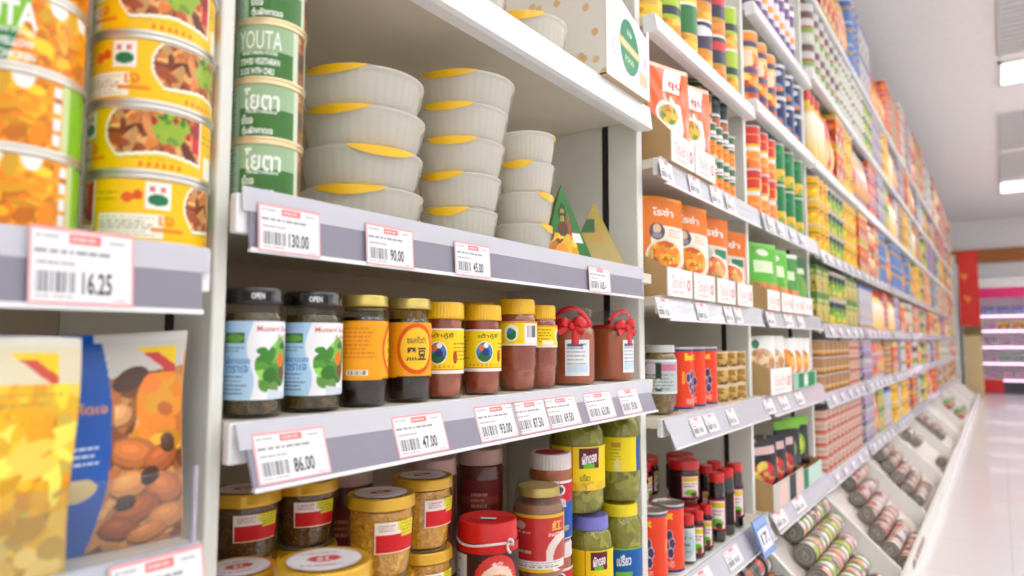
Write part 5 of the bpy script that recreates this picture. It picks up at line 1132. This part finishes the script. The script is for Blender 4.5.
# ================================================================== end of the aisle
sg = MB().box(-.15, .15, 0, .05, 0, 1.36, 0, (222, 50, 36)); 
SGc = Cv(60, 150, (222, 44, 32))
for cv_, cu in ((.66, .28), (.36, .42)):
    for dx, dy, an in ((0, 0, .3), (-.08, .02, -.5), (.06, -.015, .9)): SGc.ell(cu + dx, cv_ + dy, .14, .018, (250, 150, 80), an)
sg.sheet(SGc, lambda u, v: (-.151, (1 - u) * .30 - .12, v * 1.36)).box(-.15, .0, -.12, .18, 0, 1.36, 0, (222, 44, 32))
obj('red_banner', sg.mesh('banner', M['gloss'], False), None, (15.0, .385, .29), 0, 'tall red banner with orange leaf shapes at the far end of the shelving', 'banner')
st_ = MB().box(-.14, .14, 0, .26, -1.0, .12, 0, (214, 190, 140), .006).box(-.15, .15, -.012, .27, .12, .28, 0, (130, 116, 70), .004)
obj('cardboard_stand', st_.mesh('stand', M['paper'], False), None, (15.1, .27, 0), 0, 'beige cardboard stand carrying the red banner', 'display stand')
# chilled display at the far wall
XF = 17.15
m = MB().box(0, .08, -3.6, .55, -1.0, 1.25, 0).box(-.75, 0, -3.6, .55, 1.0, 1.25, 0).box(-.75, .08, .55, .60, -1.0, 1.25, 0).box(-.75, .08, -3.65, -3.6, -1.0, 1.25, 0)
fr_ = obj('chilled_cabinet', m.mesh('chilled_cabinet', M['white'], False), None, (XF, 0, 0), 0, 'long open chilled cabinet with violet light against the far wall', 'chilled cabinet')
M['magenta'] = plain('magenta_fascia', (236, 40, 120), .4); M['tube'] = plain('pink_white_tube', (250, 220, 245), .4, emit=((250, 214, 246), 2.2)); M['kick'] = plain('dark_kick', (70, 66, 76), .4)
obj('magenta_fascia', MB().box(-.77, -.75, -3.6, .55, .86, 1.06, 0).mesh('fascia', M['magenta'], False), fr_)
obj('dark_kick', MB().box(-.78, -.0, -3.6, .55, -1.0, -.80, 0).mesh('kick', M['kick'], False), fr_)
obj('red_bumper', MB().box(-.80, -.781, -.02, .42, -.98, -.72, 0).mesh('bumper', M['redlid'], False), fr_)
FZ = [-.70, -.38, -.06, .26, .56]
for k, z in enumerate(FZ):
    obj('cabinet_shelf', MB().box(-.74 + .08 * k, 0, -3.58, .53, z - .03, z, 0).mesh('cabinet_shelf', M['white'], False), fr_)
    obj('light_tube', MB().tube([(-.70 + .08 * k, -3.5, z - .05), (-.70 + .08 * k, .5, z - .05)], .014, 8).mesh('tube', M['tube'], False), fr_)
obj('light_tube', MB().tube([(-.6, -3.5, .97), (-.6, .5, .97)], .018, 8).mesh('tube', M['tube'], False), fr_)
FP = [fk_box('chilled_pack', .20, .12, .14, c, s, 'chilled pack') for s, c in enumerate([[(240, 226, 240), (206, 150, 190), (226, 190, 220)], [(70, 100, 206), (190, 200, 240), (110, 140, 226)], [(246, 180, 80), (250, 220, 150), (226, 120, 60)], [(150, 110, 130), (200, 170, 190), (110, 80, 100)], [(220, 226, 236), (170, 190, 180), (236, 206, 226)]])]
FPN = ['pale pink', 'blue', 'orange', 'brown', 'white']
sel = [[0, 3, 0, 4], [0, 4, 3, 0], [3, 0, 3, 4], [0, 2, 2, 3], [1, 1, 1, 4]]
for k, z in enumerate(FZ):
    for c in range(16):
        q = sel[k][(c // 2) % 4] if k else 0
        FP[q].put((XF - .62 + .08 * k, .40 - c * .235, z + .0005), R(-90), f'{FPN[q]} chilled pack, {ORD[k]} shelf up of the violet cabinet, {ORD[c]} from its near end', 'packs in the chilled cabinet')
# ================================================================== the room
m = MB().box(-3, 18, -4, 4, -1.04, -1.0, 0)
fm, N, L, Bs = nodes('glossy_floor_tiles')
tc = N.new('ShaderNodeTexCoord'); br = N.new('ShaderNodeTexBrick'); br.offset = 0; br.inputs['Scale'].default_value = 1
br.inputs['Brick Width'].default_value = .6; br.inputs['Row Height'].default_value = .6; br.inputs['Mortar Size'].default_value = .0025
br.inputs['Color1'].default_value = (*lin((243, 240, 241)), 1); br.inputs['Color2'].default_value = (*lin((240, 237, 238)), 1); br.inputs['Mortar'].default_value = (*lin((222, 218, 219)), 1)
L.new(tc.outputs['Object'], br.inputs['Vector']); L.new(br.outputs[0], Bs.inputs['Base Color']); Bs.inputs['Roughness'].default_value = .22; Bs.inputs['Coat Weight'].default_value = .3
struct('floor', m, fm)
CZ = 2.57
M['ceil'] = plain('ceiling_paint', (248, 248, 247), .8); M['wallw'] = plain('wall_paint', (246, 246, 246), .7); M['fascia'] = plain('brown_wood_fascia', (176, 104, 44), .5, noise=.2, scale=4)
struct('ceiling', MB().box(-3, 18, -4, 4, CZ, CZ + .05, 0), M['ceil'])
struct('wall_far', MB().box(17.4, 17.5, -4, 4, -1.0, CZ, 0), M['wallw'])
struct('trim_1', MB().box(17.30, 17.4, -4, 4, 1.66, 1.94, 0), M['fascia'])
struct('wall_left', MB().box(-3, 18, 3.9, 4, -1.0, CZ, 0), M['wallw'])
struct('wall_right', MB().box(-3, 18, -4, -3.9, -1.0, CZ, 0), M['wallw'])
struct('wall_near', MB().box(-3.1, -3, -4, 4, -1.0, CZ, 0), M['wallw'])
M['lamp'] = plain('lit_diffuser', (250, 250, 250), .5, emit=((251, 252, 255), 1.9)); M['fill_lamp'] = plain('added_fill_diffuser', (250, 250, 250), .5, emit=((251, 252, 255), 5.3)); M['louvre'] = plain('grey_louvre', (214, 214, 214), .5)  # the stronger diffuser serves only the added fill rows
LROW = [('over the aisle by the shelves', -.86, -.10, [(-2.4, .95), (-.9, .95), (.6, .95), (2.1, .95), (3.6, .95), (4.9, .8), (7.55, .7), (13.3, 1.05)]),
        ('added unseen in the middle of the ceiling', -2.1, -1.35, [(-2.4 + 1.5 * k, 1.1) for k in range(12)]),  # out-of-view row added to throw frontal light on the shelves
        ('added unseen farthest across the aisle', -3.5, -2.75, [(-2.4 + 1.5 * k, 1.1) for k in range(12)])]  # second unseen row, put in to brighten the shelf interiors
for rn, y0, y1, xs in LROW:
    for k, (x, w) in enumerate(xs):
        fr = MB()
        for (p, q, r_, s_) in ((x, x + w, y0, y0 + .03), (x, x + w, y1 - .03, y1), (x, x + .03, y0, y1), (x + w - .03, x + w, y0, y1)): fr.box(p - x, q - x, r_ - y0, s_ - y0, -.025, -.001, 0)
        root = obj('ceiling_light', fr.mesh('light_frame', M['white'], False), None, (x, y0, CZ), 0, f'recessed ceiling light, {ORD[k]} of the row {rn}', 'ceiling light', 'recessed ceiling lights')
        obj('diffuser', MB().box(.03, w - .03, .03, y1 - y0 - .03, -.014, -.004, 0).mesh('diffuser', M['lamp' if y0 > -1 else 'fill_lamp'], False), root)
for k, (x, w) in enumerate(((5.9, 1.5), (9.3, 1.9), (11.3, 1.9))):
    lv_ = MB(); ww = w; hh = .76
    for j in range(int(w / .1)): lv_.box(j * .1 + .02, j * .1 + .03, 0, hh, -.03, -.001, 0)
    lv_.box(0, w, 0, .02, -.03, -.001, 0).box(0, w, hh - .02, hh, -.03, -.001, 0)
    obj('ceiling_grille', lv_.mesh('grille', M['louvre'], False), None, (x, -.86, CZ), 0, f'grey louvred ceiling grille, {ORD[k]} along the aisle', 'ceiling grille', 'ceiling grilles')

W = bpy.data.worlds.new('store_air'); SC.world = W; W.use_nodes = True
W.node_tree.nodes['Background'].inputs[0].default_value = (1, 1, 1, 1); W.node_tree.nodes['Background'].inputs[1].default_value = .3

# ================================================================== camera
cam = bpy.data.cameras.new('camera'); co = bpy.data.objects.new('camera', cam); COL.objects.link(co)
cam.sensor_width = 36; cam.lens = 36 * F / 1024; cam.clip_start = .02; cam.clip_end = 100
rot = Matrix((RV, UV, -FW)).transposed()
co.matrix_world = Matrix.Translation((0, 0, H)) @ rot.to_4x4()
cam.dof.use_dof = True; cam.dof.focus_distance = 1.12; cam.dof.aperture_fstop = 3.0
SC.camera = co
SC.view_settings.view_transform = 'Standard'; SC.view_settings.look = 'None'; SC.view_settings.gamma = 1; SC.view_settings.use_curve_mapping = False
SC.view_settings.exposure = -0.06
SC.cycles.use_denoising = True
SC.cycles.max_bounces = 10; SC.cycles.diffuse_bounces = 6; SC.cycles.transparent_max_bounces = 16
